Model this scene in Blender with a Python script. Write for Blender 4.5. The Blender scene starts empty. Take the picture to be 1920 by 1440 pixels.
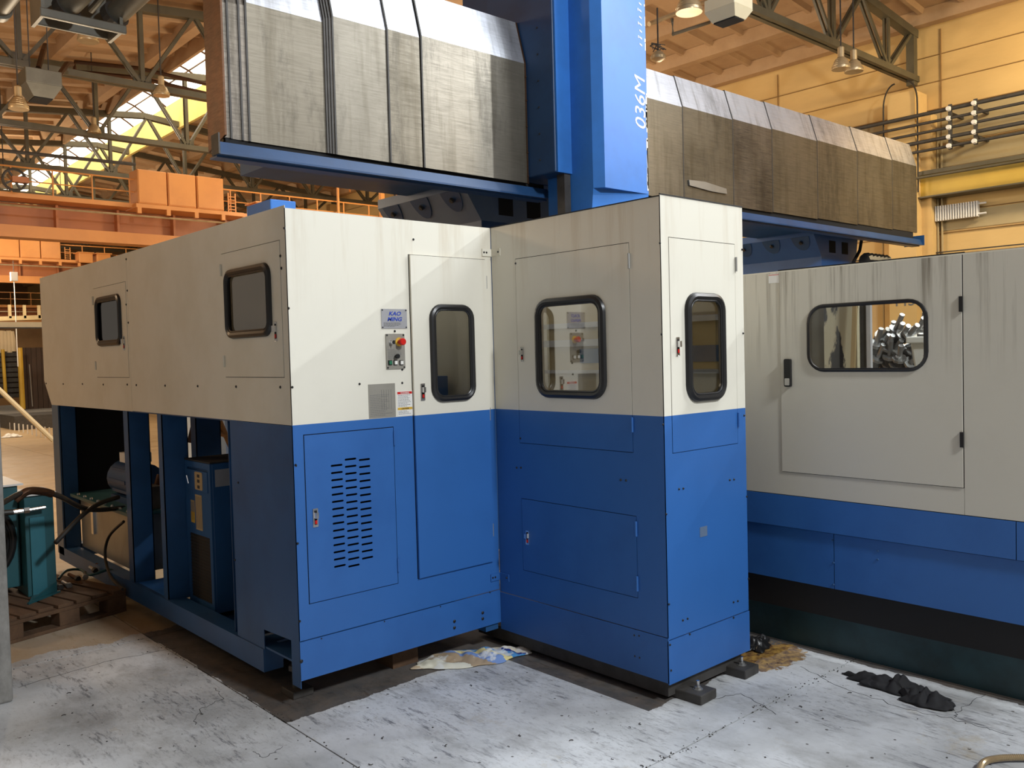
import bpy, math, random, mathutils
from mathutils import Vector, Matrix
from mathutils.geometry import tessellate_polygon
R = random.Random(7)
D = bpy.data
SC = bpy.context.scene
COL = SC.collection
# ------------------------------------------------------------------ camera
FPX = 1642.37
YAW, PIT, ROL = math.radians(48.1426), math.radians(-2.01437), math.radians(-1.50611)
CAM = Vector((0, 0, 1.63))
cf = Vector((math.cos(YAW) * math.cos(PIT), math.sin(YAW) * math.cos(PIT), math.sin(PIT)))
cr0 = Vector((math.sin(YAW), -math.cos(YAW), 0)); cu0 = cr0.cross(cf)
cr = cr0 * math.cos(ROL) + cu0 * math.sin(ROL); cu = cu0 * math.cos(ROL) - cr0 * math.sin(ROL)
cd = D.cameras.new('camera'); cam = D.objects.new('camera', cd); COL.objects.link(cam)
cd.sensor_width = 36; cd.lens = FPX / 1920 * 36; cd.clip_end = 300; cd.clip_start = 0.05
cam.matrix_world = Matrix(((cr.x, cu.x, -cf.x, 0), (cr.y, cu.y, -cf.y, 0), (cr.z, cu.z, -cf.z, CAM.z), (0, 0, 0, 1)))
SC.camera = cam
def P(px, py, ax, v):
    """surveyed point: where the sight line of a photograph position meets the plane axis=v"""
    d = cf + cr * ((px - 960) / FPX) - cu * ((py - 720) / FPX)
    i = 'xyz'.index(ax)
    return CAM + d * ((v - CAM[i]) / d[i])
# ------------------------------------------------------------------ view, world, lights
SC.view_settings.view_transform = 'Standard'; SC.view_settings.look = 'None'
SC.view_settings.gamma = 1; SC.view_settings.use_curve_mapping = False
SC.view_settings.exposure = 0.0
W = D.worlds.new('world'); SC.world = W; W.use_nodes = True
bg = W.node_tree.nodes['Background']; bg.inputs[0].default_value = (1.0, 0.88, 0.74, 1); bg.inputs[1].default_value = 0.19
def lamp(name, kind, loc, to, power, col, size=0.5, **kw):
    l = D.lights.new(name, kind); o = D.objects.new(name, l); COL.objects.link(o); o.location = loc
    l.energy = power; l.color = col
    if kind == 'AREA': l.size = size
    else: l.shadow_soft_size = size
    if kind == 'SPOT': l.spot_size = kw.get('angle', 1.2); l.spot_blend = kw.get('blend', .5)
    if to is not None: o.rotation_euler = (Vector(to) - Vector(loc)).to_track_quat('-Z', 'Y').to_euler()
    return o
lamp('key_lamp', 'AREA', (3.0, -4.2, 6.6), (2.6, 3.0, 0.6), 590, (0.93, 0.97, 1.0), 0.7)
lamp('side_lamp', 'AREA', (8.4, 0.9, 8.3), (4.4, 4.0, 1.5), 640, (0.88, 0.94, 1.0), 3.4)
lamp('far_flood', 'SPOT', (10.8, -1.6, 7.05), (2.6, 3.6, 0.9), 1250, (0.93, 0.97, 1.0), 0.07, angle=.75, blend=.3)
lamp('hall_lamp_left', 'POINT', (-3.4, 12.0, 5.2), None, 400, (1.0, 0.70, 0.42), 0.6)
lamp('hall_lamp_wall', 'SPOT', (11.9, 1.6, 5.6), (14.0, 4.6, 2.6), 700, (1.0, 0.78, 0.45), 0.25, angle=2.2)
lamp('hall_lamp_back', 'POINT', (9.5, 13.0, 4.4), None, 420, (1.0, 0.82, 0.58), 0.5)
lamp('hall_lamp_crane', 'POINT', (3.0, 10.5, 3.2), None, 260, (1.0, 0.82, 0.6), 0.5)
lamp('hall_lamp_far', 'POINT', (4.0, 24.0, 4.2), None, 700, (1.0, 0.82, 0.6), 0.5)
lamp('bench_fill_light', 'POINT', (8.6, 1.6, 4.4), None, 150, (1.0, 0.84, 0.6), 0.4)  # added fill light for the space behind the guard
lamp('hall_lamp_roof', 'POINT', (10.0, 7.5, 3.8), None, 120, (1.0, 0.80, 0.58), 0.5)
# ------------------------------------------------------------------ materials
def new_mat(name):
    m = D.materials.new(name); m.use_nodes = True
    nt = m.node_tree; b = nt.nodes['Principled BSDF']
    return m, nt, b
def nd(nt, t, **kw):
    n = nt.nodes.new(t)
    for k, v in kw.items():
        if hasattr(n, k): setattr(n, k, v)
    return n
def noise(nt, scale, vec=None, detail=4, rough=.6, stretch=None, coord='Object'):
    tc = nd(nt, 'ShaderNodeTexCoord')
    src = tc.outputs[coord]
    if stretch:
        mp = nd(nt, 'ShaderNodeMapping'); mp.inputs['Scale'].default_value = stretch
        nt.links.new(src, mp.inputs[0]); src = mp.outputs[0]
    n = nd(nt, 'ShaderNodeTexNoise'); n.inputs['Scale'].default_value = scale
    n.inputs['Detail'].default_value = detail; n.inputs['Roughness'].default_value = rough
    nt.links.new(src, n.inputs['Vector'])
    return n.outputs[0]
def ramp(nt, src, a, b, c0=(0, 0, 0, 1), c1=(1, 1, 1, 1)):
    r = nd(nt, 'ShaderNodeValToRGB'); e = r.color_ramp.elements
    e[0].position = a; e[1].position = b; e[0].color = c0; e[1].color = c1
    nt.links.new(src, r.inputs[0]); return r.outputs[0]
def mix(nt, fac, a, b, mode='MIX'):
    m = nd(nt, 'ShaderNodeMix'); m.data_type = 'RGBA'; m.blend_type = mode
    if hasattr(fac, 'links') or not isinstance(fac, (int, float)): nt.links.new(fac, m.inputs[0])
    else: m.inputs[0].default_value = fac
    for s, i in ((a, 6), (b, 7)):
        if isinstance(s, tuple): m.inputs[i].default_value = (*s[:3], 1)
        else: nt.links.new(s, m.inputs[i])
    return m.outputs[2]
def mth(nt, op, a, b=0.0):
    m = nd(nt, 'ShaderNodeMath', operation=op)
    for s, i in ((a, 0), (b, 1)):
        if isinstance(s, (int, float)): m.inputs[i].default_value = s
        else: nt.links.new(s, m.inputs[i])
    return m.outputs[0]
def bump(nt, b, src, strength=.2, dist=.01):
    n = nd(nt, 'ShaderNodeBump'); n.inputs['Strength'].default_value = strength; n.inputs['Distance'].default_value = dist
    nt.links.new(src, n.inputs['Height']); nt.links.new(n.outputs[0], b.inputs['Normal'])
def S(r, g, b):  # sRGB 0-255 -> linear
    f = lambda c: (c / 255 / 12.92) if c / 255 <= .04045 else ((c / 255 + .055) / 1.055) ** 2.4
    return (f(r), f(g), f(b))
def paint(name, col, dirt=None, amt=.35, scale=3, rough=.45, metal=0, bmp=.05, spec=.5):
    m, nt, b = new_mat(name)
    dirt = dirt or tuple(c * .6 for c in col)
    n = noise(nt, scale, detail=6)
    f = mth(nt, 'MULTIPLY', ramp(nt, n, .42, .72), amt)
    nt.links.new(mix(nt, f, col, dirt), b.inputs['Base Color'])
    b.inputs['Roughness'].default_value = rough; b.inputs['Metallic'].default_value = metal
    b.inputs['Specular IOR Level'].default_value = spec
    if bmp: bump(nt, b, noise(nt, scale * 25, detail=2), bmp, .002)
    return m
CREAM = S(222, 218, 204); BLUE = S(46, 100, 170); TEALB = S(46, 98, 122)
def two_tone(name, cream=CREAM, blue=BLUE, zl=1.325, drips=.35, stain=(0.36, 0.24, 0.10), top=2.32, fine=7, zs=.07):
    m, nt, b = new_mat(name)
    geo = nd(nt, 'ShaderNodeTexCoord'); sx = nd(nt, 'ShaderNodeSeparateXYZ'); nt.links.new(geo.outputs['Object'], sx.inputs[0])
    z = sx.outputs[2]
    # rusty runs that start at the top edge
    st = noise(nt, fine, stretch=(1, 1, zs), detail=5, rough=.7)
    hgt = nd(nt, 'ShaderNodeMapRange'); nt.links.new(z, hgt.inputs[0]); hgt.inputs[1].default_value = top - .55; hgt.inputs[2].default_value = top
    f = mth(nt, 'MULTIPLY', mth(nt, 'MULTIPLY', ramp(nt, st, .5, .68), hgt.outputs[0]), drips)
    c = mix(nt, f, cream, stain)
    sm = mth(nt, 'MULTIPLY', ramp(nt, noise(nt, 2.2, detail=7, rough=.7), .5, .75), .16)
    c = mix(nt, sm, c, tuple(v * .72 for v in cream))
    bl = mix(nt, mth(nt, 'MULTIPLY', ramp(nt, noise(nt, 2.5, detail=5), .45, .7), .25), blue, tuple(v * .72 for v in blue))
    up = mth(nt, 'GREATER_THAN', z, zl)
    nt.links.new(mix(nt, up, bl, c), b.inputs['Base Color'])
    b.inputs['Roughness'].default_value = .42
    bump(nt, b, noise(nt, 60, detail=2), .05, .002)
    return m
M = {}
M['twotone'] = two_tone('cream_over_blue_paint')
M['guard'] = two_tone('grey_cream_guard_paint', S(205, 200, 186), BLUE, 0.832, .85, (0.16, 0.13, 0.09), 2.02, 22, .03)
M['cream'] = paint('cream_paint', CREAM, S(190, 180, 150), .3)
M['blue'] = paint('blue_paint', BLUE, S(28, 75, 140), .35)
M['blue2'] = paint('steel_blue_paint', S(38, 84, 134), S(26, 58, 92), .5)
M['bright_blue'] = paint('bright_blue_paint', S(52, 122, 208), S(44, 98, 165), .6, 2.2)
M['darkblue'] = paint('dark_blue_paint', S(30, 68, 112), S(20, 44, 74), .5)
M['greyblue'] = paint('grey_blue_paint', S(98, 116, 140), S(60, 84, 120), .4)
M['teal'] = paint('teal_paint', S(36, 88, 96), S(24, 58, 62), .5)
M['tealbase'] = paint('dirty_teal_paint', S(44, 76, 84), S(26, 38, 40), .7, 5)
M['black'] = paint('black_rubber', (0.012, 0.012, 0.013), amt=.2, rough=.35)
M['blackmatt'] = paint('matt_black', (0.006, 0.006, 0.007), amt=.2, rough=.9)
M['dark'] = paint('dark_void_metal', (0.02, 0.02, 0.022), amt=.3, rough=.8)
M['chrome'] = paint('chrome', (0.75, 0.75, 0.76), amt=.2, rough=.22, metal=1)
M['steel'] = paint('zinc_steel', (0.45, 0.45, 0.44), (0.25, 0.24, 0.22), .5, rough=.4, metal=.8)
M['greysteel'] = paint('grey_tank_steel', (0.30, 0.30, 0.28), (0.18, 0.17, 0.15), .5, 3, rough=.35, metal=.7)
M['castiron'] = paint('dark_cast_iron', (0.07, 0.065, 0.06), (0.03, 0.025, 0.02), .6, 12, rough=.6, metal=.3)
M['orange'] = paint('orange_crane_paint', S(216, 148, 82), S(172, 108, 60), .4, 1.2)
M['orange2'] = paint('dull_orange_crane_paint', S(180, 112, 64), S(130, 80, 48), .6, .9)
M['truss'] = paint('olive_grey_truss_paint', S(92, 86, 68), S(58, 52, 40), .6, 2)
M['red'] = paint('red_plastic', S(200, 32, 26), amt=.1, rough=.3)
M['green'] = paint('green_plastic', S(44, 112, 82), amt=.1, rough=.3)
M['white'] = paint('white_plastic', (0.8, 0.79, 0.74), amt=.1, rough=.4)
M['yellow'] = paint('yellow_paint', S(212, 172, 62), S(180, 130, 30), .4)
M['label_white'] = paint('white_sticker', (0.78, 0.77, 0.74), amt=.12, rough=.5)
M['label_tan'] = paint('tan_sticker', S(176, 152, 110), amt=.2, rough=.5)
M['ink'] = paint('black_ink', (0.03, 0.03, 0.03), amt=0, rough=.6)
M['inkgrey'] = paint('grey_ink', (0.16, 0.16, 0.16), amt=0, rough=.6)
M['inkblue'] = paint('blue_ink', S(28, 62, 165), amt=0, rough=.5)
M['alu'] = paint('aluminium_plate', S(176, 176, 180), S(140, 138, 138), .3, 8, rough=.4, metal=.35)
M['greyplate'] = paint('grey_chart_plate', S(150, 146, 136), S(120, 114, 104), .3, 8, rough=.5, metal=.2)
M['curtain'] = paint('cream_cloth', S(225, 205, 170), amt=.2, rough=.9)
M['joint'] = paint('tan_wall_joint', S(150, 118, 74), amt=.2, rough=.9)  # plain tan colour of the wall seams
M['brown'] = paint('brown_panel', S(66, 48, 36), S(44, 32, 26), .5, 2, rough=.7)
M['tanwall'] = paint('tan_far_wall', S(150, 118, 82), S(110, 84, 60), .6, .8, rough=.9)
M['duct'] = paint('grey_duct_metal', S(112, 109, 98), S(70, 66, 56), .6, 2, rough=.5, metal=.2)
M['lampshade'] = paint('lamp_aluminium', S(190, 170, 136), S(130, 104, 70), .4, 6, rough=.35, metal=.5)
M['darkgrate'] = paint('brown_black_grille', (0.022, 0.016, 0.012), amt=.3, rough=.8)
M['beige'] = paint('beige_beam_paint', S(225, 215, 185), S(170, 155, 120), .3, 1)
M['cloth_black'] = paint('black_cloth', (0.012, 0.012, 0.014), amt=.2, rough=.85)
M['cable'] = paint('black_hose_rubber', (0.02, 0.018, 0.016), (0.07, 0.05, 0.03), .4, 8, rough=.5)
# brushed telescopic covers
def cover_mat(name, col, dark, amt, sx=.35, rough=.38):
    m, nt, b = new_mat(name)
    st = noise(nt, 12, stretch=(sx, 1, 7), detail=8, rough=.75)
    bl = noise(nt, 1.6, detail=5, rough=.65)
    vt = noise(nt, 5, stretch=(3, 1, .25), detail=4)
    f = mth(nt, 'MULTIPLY', mth(nt, 'ADD', ramp(nt, st, .42, .72), ramp(nt, bl, .45, .75)), amt)
    c = mix(nt, f, col, dark)
    c = mix(nt, mth(nt, 'MULTIPLY', ramp(nt, vt, .50, .72), amt * .9), c, S(78, 70, 54))
    c = mix(nt, mth(nt, 'MULTIPLY', ramp(nt, noise(nt, 1.1, stretch=(1.6, 1, .5), detail=8, rough=.75), .54, .62), amt * .8), c, S(60, 56, 50))
    nt.links.new(c, b.inputs['Base Color']); b.inputs['Metallic'].default_value = .8
    rr = nd(nt, 'ShaderNodeMapRange'); nt.links.new(st, rr.inputs[0]); rr.inputs[3].default_value = rough - .1; rr.inputs[4].default_value = rough + .2
    nt.links.new(rr.outputs[0], b.inputs['Roughness'])
    bump(nt, b, st, .12, .004)
    return m
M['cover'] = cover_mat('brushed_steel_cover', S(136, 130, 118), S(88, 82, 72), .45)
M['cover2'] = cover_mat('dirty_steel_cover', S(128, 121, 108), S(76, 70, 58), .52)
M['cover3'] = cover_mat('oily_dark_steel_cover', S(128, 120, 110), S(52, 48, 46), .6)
M['slope'] = cover_mat('steel_slope_lit_tone', S(212, 214, 220), S(150, 150, 156), .45, rough=.36)  # same steel as the covers, made paler to carry the lamp reflection
M['coverbrown'] = cover_mat('oxide_brown_cover_edge', S(98, 70, 52), S(50, 38, 32), .4)
# white painted concrete floor
def floor_mat():
    m, nt, b = new_mat('painted_concrete_floor')
    geo = nd(nt, 'ShaderNodeNewGeometry'); pos = geo.outputs['Position']
    def nz(scale, st=(1, 1, 1), detail=6, rough=.65, rot=0):
        mp = nd(nt, 'ShaderNodeMapping'); mp.inputs['Scale'].default_value = st; mp.inputs['Rotation'].default_value = (0, 0, rot)
        nt.links.new(pos, mp.inputs[0])
        n = nd(nt, 'ShaderNodeTexNoise'); n.inputs['Scale'].default_value = scale; n.inputs['Detail'].default_value = detail; n.inputs['Roughness'].default_value = rough
        nt.links.new(mp.outputs[0], n.inputs['Vector']); return n.outputs[0]
    sx = nd(nt, 'ShaderNodeSeparateXYZ'); nt.links.new(pos, sx.inputs[0]); X, Y = sx.outputs[0], sx.outputs[1]
    c = mix(nt, ramp(nt, nz(1.0, detail=6, rough=.6), .40, .62), S(214, 217, 220), S(168, 170, 171))
    c = mix(nt, mth(nt, 'MULTIPLY', ramp(nt, nz(2.4, (1, .6, 1), 8, .75, .5), .50, .66), .55), c, S(134, 133, 130))
    # tyre and drag marks
    for st, rot, a in (((1, .18, 1), .6, .5), ((1, .22, 1), -.9, .42)):
        c = mix(nt, mth(nt, 'MULTIPLY', mth(nt, 'MULTIPLY', ramp(nt, nz(22, st, 5, .8, rot), .55, .64), ramp(nt, nz(1.7, detail=3), .40, .56)), min(1, a * 1.7)), c, S(104, 105, 110))
    c = mix(nt, mth(nt, 'MULTIPLY', mth(nt, 'MULTIPLY', ramp(nt, nz(48, (1, .5, 1), 5, .8, .4), .54, .62), ramp(nt, nz(1.3, detail=4), .38, .62)), .5), c, S(110, 110, 110))
    # ochre oil stains
    c = mix(nt, mth(nt, 'MULTIPLY', ramp(nt, nz(2.3, detail=6, rough=.75), .6, .72), .45), c, S(168, 148, 100))
    # chips of lost paint
    vo = nd(nt, 'ShaderNodeTexVoronoi'); vo.inputs['Scale'].default_value = 9; nt.links.new(pos, vo.inputs['Vector'])
    c = mix(nt, mth(nt, 'MULTIPLY', mth(nt, 'LESS_THAN', mth(nt, 'ADD', vo.outputs['Distance'], mth(nt, 'MULTIPLY', nz(40), .1)), .11), .85), c, S(72, 66, 60))
    # bare brown oily floor by the machines, darkened for the shadow under them
    wob = mth(nt, 'MULTIPLY', mth(nt, 'SUBTRACT', nz(3.5, detail=6, rough=.7), .5), .35)
    inA = mth(nt, 'MULTIPLY', mth(nt, 'GREATER_THAN', mth(nt, 'ADD', X, mth(nt, 'MULTIPLY', wob, .25)), 1.805), mth(nt, 'GREATER_THAN', mth(nt, 'ADD', Y, mth(nt, 'MULTIPLY', wob, .4)), 3.60))
    inB = mth(nt, 'MULTIPLY', mth(nt, 'GREATER_THAN', X, 3.03), mth(nt, 'GREATER_THAN', mth(nt, 'ADD', Y, mth(nt, 'MULTIPLY', wob, .4)), 2.52))
    inC = mth(nt, 'GREATER_THAN', mth(nt, 'ADD', X, mth(nt, 'MULTIPLY', wob, .3)), 4.24)
    bare_shaded = mth(nt, 'MAXIMUM', inA, mth(nt, 'MAXIMUM', inB, inC))
    c = mix(nt, mth(nt, 'MULTIPLY', bare_shaded, .88), c, mix(nt, ramp(nt, nz(9), .35, .65), S(78, 64, 50), S(30, 25, 21)))
    # ochre crust beside the corner machine
    dx = mth(nt, 'POWER', mth(nt, 'MULTIPLY', mth(nt, 'SUBTRACT', X, 4.02), 3.2), 2.0); dy = mth(nt, 'POWER', mth(nt, 'MULTIPLY', mth(nt, 'SUBTRACT', Y, 2.52), 4.5), 2.0)
    rr = mth(nt, 'ADD', mth(nt, 'ADD', dx, dy), mth(nt, 'MULTIPLY', nz(9, detail=7, rough=.75), 1.6))
    c = mix(nt, mth(nt, 'MULTIPLY', mth(nt, 'LESS_THAN', rr, 1.35), .85), c, mix(nt, ramp(nt, nz(24), .4, .6), S(186, 146, 70), S(92, 58, 28)))
    # unpainted brown hall floor further back
    far = nd(nt, 'ShaderNodeMapRange'); nt.links.new(mth(nt, 'ADD', Y, mth(nt, 'MULTIPLY', wob, 3)), far.inputs[0]); far.inputs[1].default_value = 7.6; far.inputs[2].default_value = 9.2
    fc = mix(nt, ramp(nt, nz(.8, (1, 3, 1), 8, .7), .35, .65), S(196, 172, 136), S(128, 100, 72))
    c = mix(nt, far.outputs[0], c, fc)
    tan = mth(nt, 'MULTIPLY', mth(nt, 'MULTIPLY', mth(nt, 'GREATER_THAN', mth(nt, 'ADD', Y, wob), 5.42), mth(nt, 'GREATER_THAN', mth(nt, 'ADD', mth(nt, 'MULTIPLY', Y, .9), wob), 4.2)), .7)
    c = mix(nt, tan, c, S(172, 146, 106))
    nt.links.new(c, b.inputs['Base Color'])
    nt.links.new(ramp(nt, nz(3), .3, .8, (.35, .35, .35, 1), (.7, .7, .7, 1)), b.inputs['Roughness'])
    bump(nt, b, nz(30, detail=6, rough=.7), .25, .004)
    return m
M['floor'] = floor_mat()
def banded(name, c1, c2, scale, stretch, rough=.85, b_=.3, amt=.7):
    m, nt, b = new_mat(name)
    n = noise(nt, scale, stretch=stretch, detail=7, rough=.7)
    nt.links.new(mix(nt, mth(nt, 'MULTIPLY', ramp(nt, n, .35, .7), amt), c1, c2), b.inputs['Base Color'])
    b.inputs['Roughness'].default_value = rough; bump(nt, b, n, b_, .01); return m
M['ceiling'] = banded('tan_roof_slab', S(190, 158, 122), S(158, 126, 94), 1.2, (1, 1, 1))
M['wall_y'] = banded('yellow_wall_paint', S(222, 188, 126), S(194, 160, 104), 1.0, (1, .3, 1))
M['wall_g'] = banded('greyish_wall_band', S(186, 168, 128), S(150, 132, 96), 1.2, (1, .3, 1))
M['wood'] = banded('weathered_pallet_wood', S(104, 78, 56), S(54, 38, 28), 9, (1, .15, 1))
M['concrete'] = banded('rough_grey_concrete', S(150, 148, 144), S(96, 94, 90), 14, (1, 1, .5), b_=.8)
M['skywell'] = banded('yellow_lit_curb_tone', S(240, 214, 130), S(214, 180, 100), 2, (1, 1, 1), amt=.4)  # yellow light on the curb is put into its colour
def peel():
    m, nt, b = new_mat('peeling_white_paint'); n = noise(nt, 4.5, stretch=(1, 1, .35), detail=8, rough=.6)
    nt.links.new(mix(nt, ramp(nt, n, .50, .53), S(196, 188, 160), (0.03, 0.03, 0.035)), b.inputs['Base Color']); b.inputs['Roughness'].default_value = .7; return m
M['peel'] = peel()
def ribbed(name, c1, c2, sc, axis):
    m, nt, b = new_mat(name); tc = nd(nt, 'ShaderNodeTexCoord'); w = nd(nt, 'ShaderNodeTexWave'); w.bands_direction = axis
    w.inputs['Scale'].default_value = sc; nt.links.new(tc.outputs['Object'], w.inputs[0])
    nt.links.new(mix(nt, w.outputs[1], c1, c2), b.inputs['Base Color']); b.inputs['Roughness'].default_value = .6; bump(nt, b, w.outputs[1], .8, .01); return m
M['towel'] = None
def towel_mat():
    m, nt, b = new_mat('printed_towel_cloth')
    tc = nd(nt, 'ShaderNodeTexCoord'); mp = nd(nt, 'ShaderNodeMapping'); mp.inputs['Rotation'].default_value = (0, 0, -.5); nt.links.new(tc.outputs['Object'], mp.inputs[0])
    sx = nd(nt, 'ShaderNodeSeparateXYZ'); nt.links.new(mp.outputs[0], sx.inputs[0])
    u = mth(nt, 'ADD', sx.outputs[0], mth(nt, 'MULTIPLY', noise(nt, 14), .09))
    r = nd(nt, 'ShaderNodeValToRGB'); r.color_ramp.interpolation = 'CONSTANT'
    cols = [(0, S(196, 176, 148)), (.22, S(224, 222, 204)), (.36, S(170, 150, 124)), (.48, S(120, 150, 205)), (.56, S(226, 212, 150)), (.62, S(70, 140, 200)), (.70, S(36, 54, 130)), (.73, S(214, 206, 186)), (.85, S(226, 214, 150)), (.92, S(50, 80, 150)), (.95, S(226, 150, 110))]
    el = r.color_ramp.elements; el[0].position = 0; el[0].color = (*cols[0][1], 1); el[1].position = cols[1][0]; el[1].color = (*cols[1][1], 1)
    for p_, c_ in cols[2:]:
        e = el.new(p_); e.color = (*c_, 1)
    mr = nd(nt, 'ShaderNodeMapRange'); nt.links.new(u, mr.inputs[0]); mr.inputs[1].default_value = -.33; mr.inputs[2].default_value = .36
    nt.links.new(mr.outputs[0], r.inputs[0])
    c = mix(nt, mth(nt, 'MULTIPLY', ramp(nt, noise(nt, 11, detail=3), .54, .6), .8), r.outputs[0], S(226, 228, 226))
    nt.links.new(c, b.inputs['Base Color']); b.inputs['Roughness'].default_value = .9; return m
M['towel'] = towel_mat()
def glass(name, tint, gl=.1, tr=.85):
    m = D.materials.new(name); m.use_nodes = True; nt = m.node_tree; nt.nodes.clear()
    o = nd(nt, 'ShaderNodeOutputMaterial'); t = nd(nt, 'ShaderNodeBsdfTransparent'); g = nd(nt, 'ShaderNodeBsdfGlossy'); mx = nd(nt, 'ShaderNodeMixShader'); fr = nd(nt, 'ShaderNodeFresnel')
    t.inputs[0].default_value = (*tint, 1); g.inputs['Roughness'].default_value = .03; fr.inputs[0].default_value = 1.45
    nt.links.new(mth(nt, 'ADD', mth(nt, 'MULTIPLY', fr.outputs[0], .36), gl), mx.inputs[0]); nt.links.new(t.outputs[0], mx.inputs[1]); nt.links.new(g.outputs[0], mx.inputs[2]); nt.links.new(mx.outputs[0], o.inputs[0])
    return m
M['glass'] = glass('window_glass', (.88, .89, .87), .015)
M['glass_dark'] = glass('smoky_window_glass', (.24, .20, .155), .03)
def emit(name, col, s):
    m, nt, b = new_mat(name); b.inputs['Base Color'].default_value = (*col, 1); b.inputs['Emission Color'].default_value = (*col, 1); b.inputs['Emission Strength'].default_value = s; return m
M['skylight'] = emit('daylit_glazing', (1.0, .95, .80), 3.2)
M['tube'] = emit('lit_fluorescent_tube', (1.0, .98, .9), 7)
# ------------------------------------------------------------------ mesh helpers
class MB:
    def __init__(s): s.v = []; s.f = []
    def box(s, x0, x1, y0, y1, z0, z1):
        n = len(s.v); s.v += [(x, y, z) for z in (z0, z1) for y in (y0, y1) for x in (x0, x1)]
        s.f += [tuple(n + i for i in q) for q in ((0, 2, 3, 1), (4, 5, 7, 6), (0, 1, 5, 4), (2, 6, 7, 3), (0, 4, 6, 2), (1, 3, 7, 5))]; return s
    def hexa(s, p):
        n = len(s.v); s.v += [tuple(q) for q in p]
        s.f += [tuple(n + i for i in q) for q in ((3, 2, 1, 0), (4, 5, 6, 7), (0, 1, 5, 4), (1, 2, 6, 5), (2, 3, 7, 6), (3, 0, 4, 7))]; return s
    def bar(s, a, b, w, h=None, up=(0, 0, 1)):
        a = Vector(a); b = Vector(b); d = (b - a).normalized(); u = Vector(up)
        if abs(d.dot(u)) > .98: u = Vector((1, 0, 0))
        r = d.cross(u).normalized(); u = r.cross(d); h = h or w; r *= w / 2; u *= h / 2
        return s.hexa([a - r - u, a + r - u, a + r + u, a - r + u, b - r - u, b + r - u, b + r + u, b - r + u])
    def prism(s, pts, vec):
        n = len(s.v); k = len(pts); vec = Vector(vec)
        s.v += [tuple(Vector(p)) for p in pts] + [tuple(Vector(p) + vec) for p in pts]
        s.f.append(tuple(range(n, n + k))[::-1]); s.f.append(tuple(range(n + k, n + 2 * k)))
        s.f += [(n + i, n + (i + 1) % k, n + k + (i + 1) % k, n + k + i) for i in range(k)]; return s
    def tube(s, path, r, n=8, closed=False, caps=True):
        path = [Vector(p) for p in path]; k = len(path); st = len(s.v); up = None
        rs = r if isinstance(r, (list, tuple)) else [r] * k
        for i, p in enumerate(path):
            a = path[(i - 1) % k] if (closed or i > 0) else p; b = path[(i + 1) % k] if (closed or i < k - 1) else p
            d = (b - a).normalized()
            if up is None: up = Vector((0, 0, 1)) if abs(d.z) < .9 else Vector((1, 0, 0))
            rt = d.cross(up).normalized(); up = rt.cross(d).normalized()
            for j in range(n):
                t = 2 * math.pi * j / n; s.v.append(tuple(p + (rt * math.cos(t) + up * math.sin(t)) * rs[i]))
        for i in range(k if closed else k - 1):
            for j in range(n):
                a = st + i * n; b = st + ((i + 1) % k) * n
                s.f.append((a + j, a + (j + 1) % n, b + (j + 1) % n, b + j))
        if not closed and caps:
            s.f.append(tuple(range(st, st + n))[::-1]); s.f.append(tuple(range(st + (k - 1) * n, st + k * n)))
        return s
    def lathe(s, c, ax, prof, n=20):
        c = Vector(c); ax = Vector(ax).normalized(); u = ax.orthogonal().normalized(); w = ax.cross(u); st = len(s.v)
        for (r, h) in prof:
            for j in range(n):
                t = 2 * math.pi * j / n; s.v.append(tuple(c + ax * h + (u * math.cos(t) + w * math.sin(t)) * r))
        for i in range(len(prof) - 1):
            for j in range(n):
                a = st + i * n; b = a + n; s.f.append((a + j, a + (j + 1) % n, b + (j + 1) % n, b + j))
        s.f.append(tuple(range(st, st + n))[::-1]); s.f.append(tuple(range(st + (len(prof) - 1) * n, st + len(prof) * n))); return s
    def quad(s, a, b, c, d):
        n = len(s.v); s.v += [tuple(a), tuple(b), tuple(c), tuple(d)]; s.f.append((n, n + 1, n + 2, n + 3)); return s
ORG = {}
def link(o, parent=None):
    COL.objects.link(o)
    if parent is not None: o.parent = parent
    return o
def thing(name, label, cat, loc, group=None):
    o = D.objects.new(name, None); o.empty_display_size = .1; link(o); o.location = loc; o['label'] = label; o['category'] = cat
    if group: o['group'] = group
    ORG[o.name] = Vector(loc); return o
def part(name, mb, mat, parent, label=None, smooth=False, bevel=0, org=None, kind=None):
    me = D.meshes.new(name); o0 = ORG[parent.name] if (parent is not None and org is None) else Vector(org or (0, 0, 0))
    me.from_pydata([tuple(Vector(v) - o0) for v in mb.v], [], mb.f); me.materials.append(M[mat] if isinstance(mat, str) else mat)
    if smooth:
        for p in me.polygons: p.use_smooth = True
        me.set_sharp_from_angle(angle=math.radians(40))
    me.update(); o = D.objects.new(name, me); link(o, parent)
    if parent is None: o.location = o0
    ORG[o.name] = o0
    if label: o['label'] = label
    if kind: o['kind'] = kind
    if bevel:
        b = o.modifiers.new('bevel', 'BEVEL'); b.width = bevel; b.segments = 2; b.limit_method = 'ANGLE'
    return o
def solo(name, mb, mat, label, cat, org=(0, 0, 0), group=None, **kw):
    o = part(name, mb, mat, None, label, org=org, **kw); o['category'] = cat
    if group: o['group'] = group
    return o
def struct(name, mb, mat, parent=None, **kw):
    o = part(name, mb, mat, parent, org=None if parent is not None else (0, 0, 0), **kw); o['kind'] = 'structure'; return o
def rect(u0, z0, u1, z1):
    u0, u1 = sorted((u0, u1)); z0, z1 = sorted((z0, z1)); return [(u0, z0), (u1, z0), (u1, z1), (u0, z1)]
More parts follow.
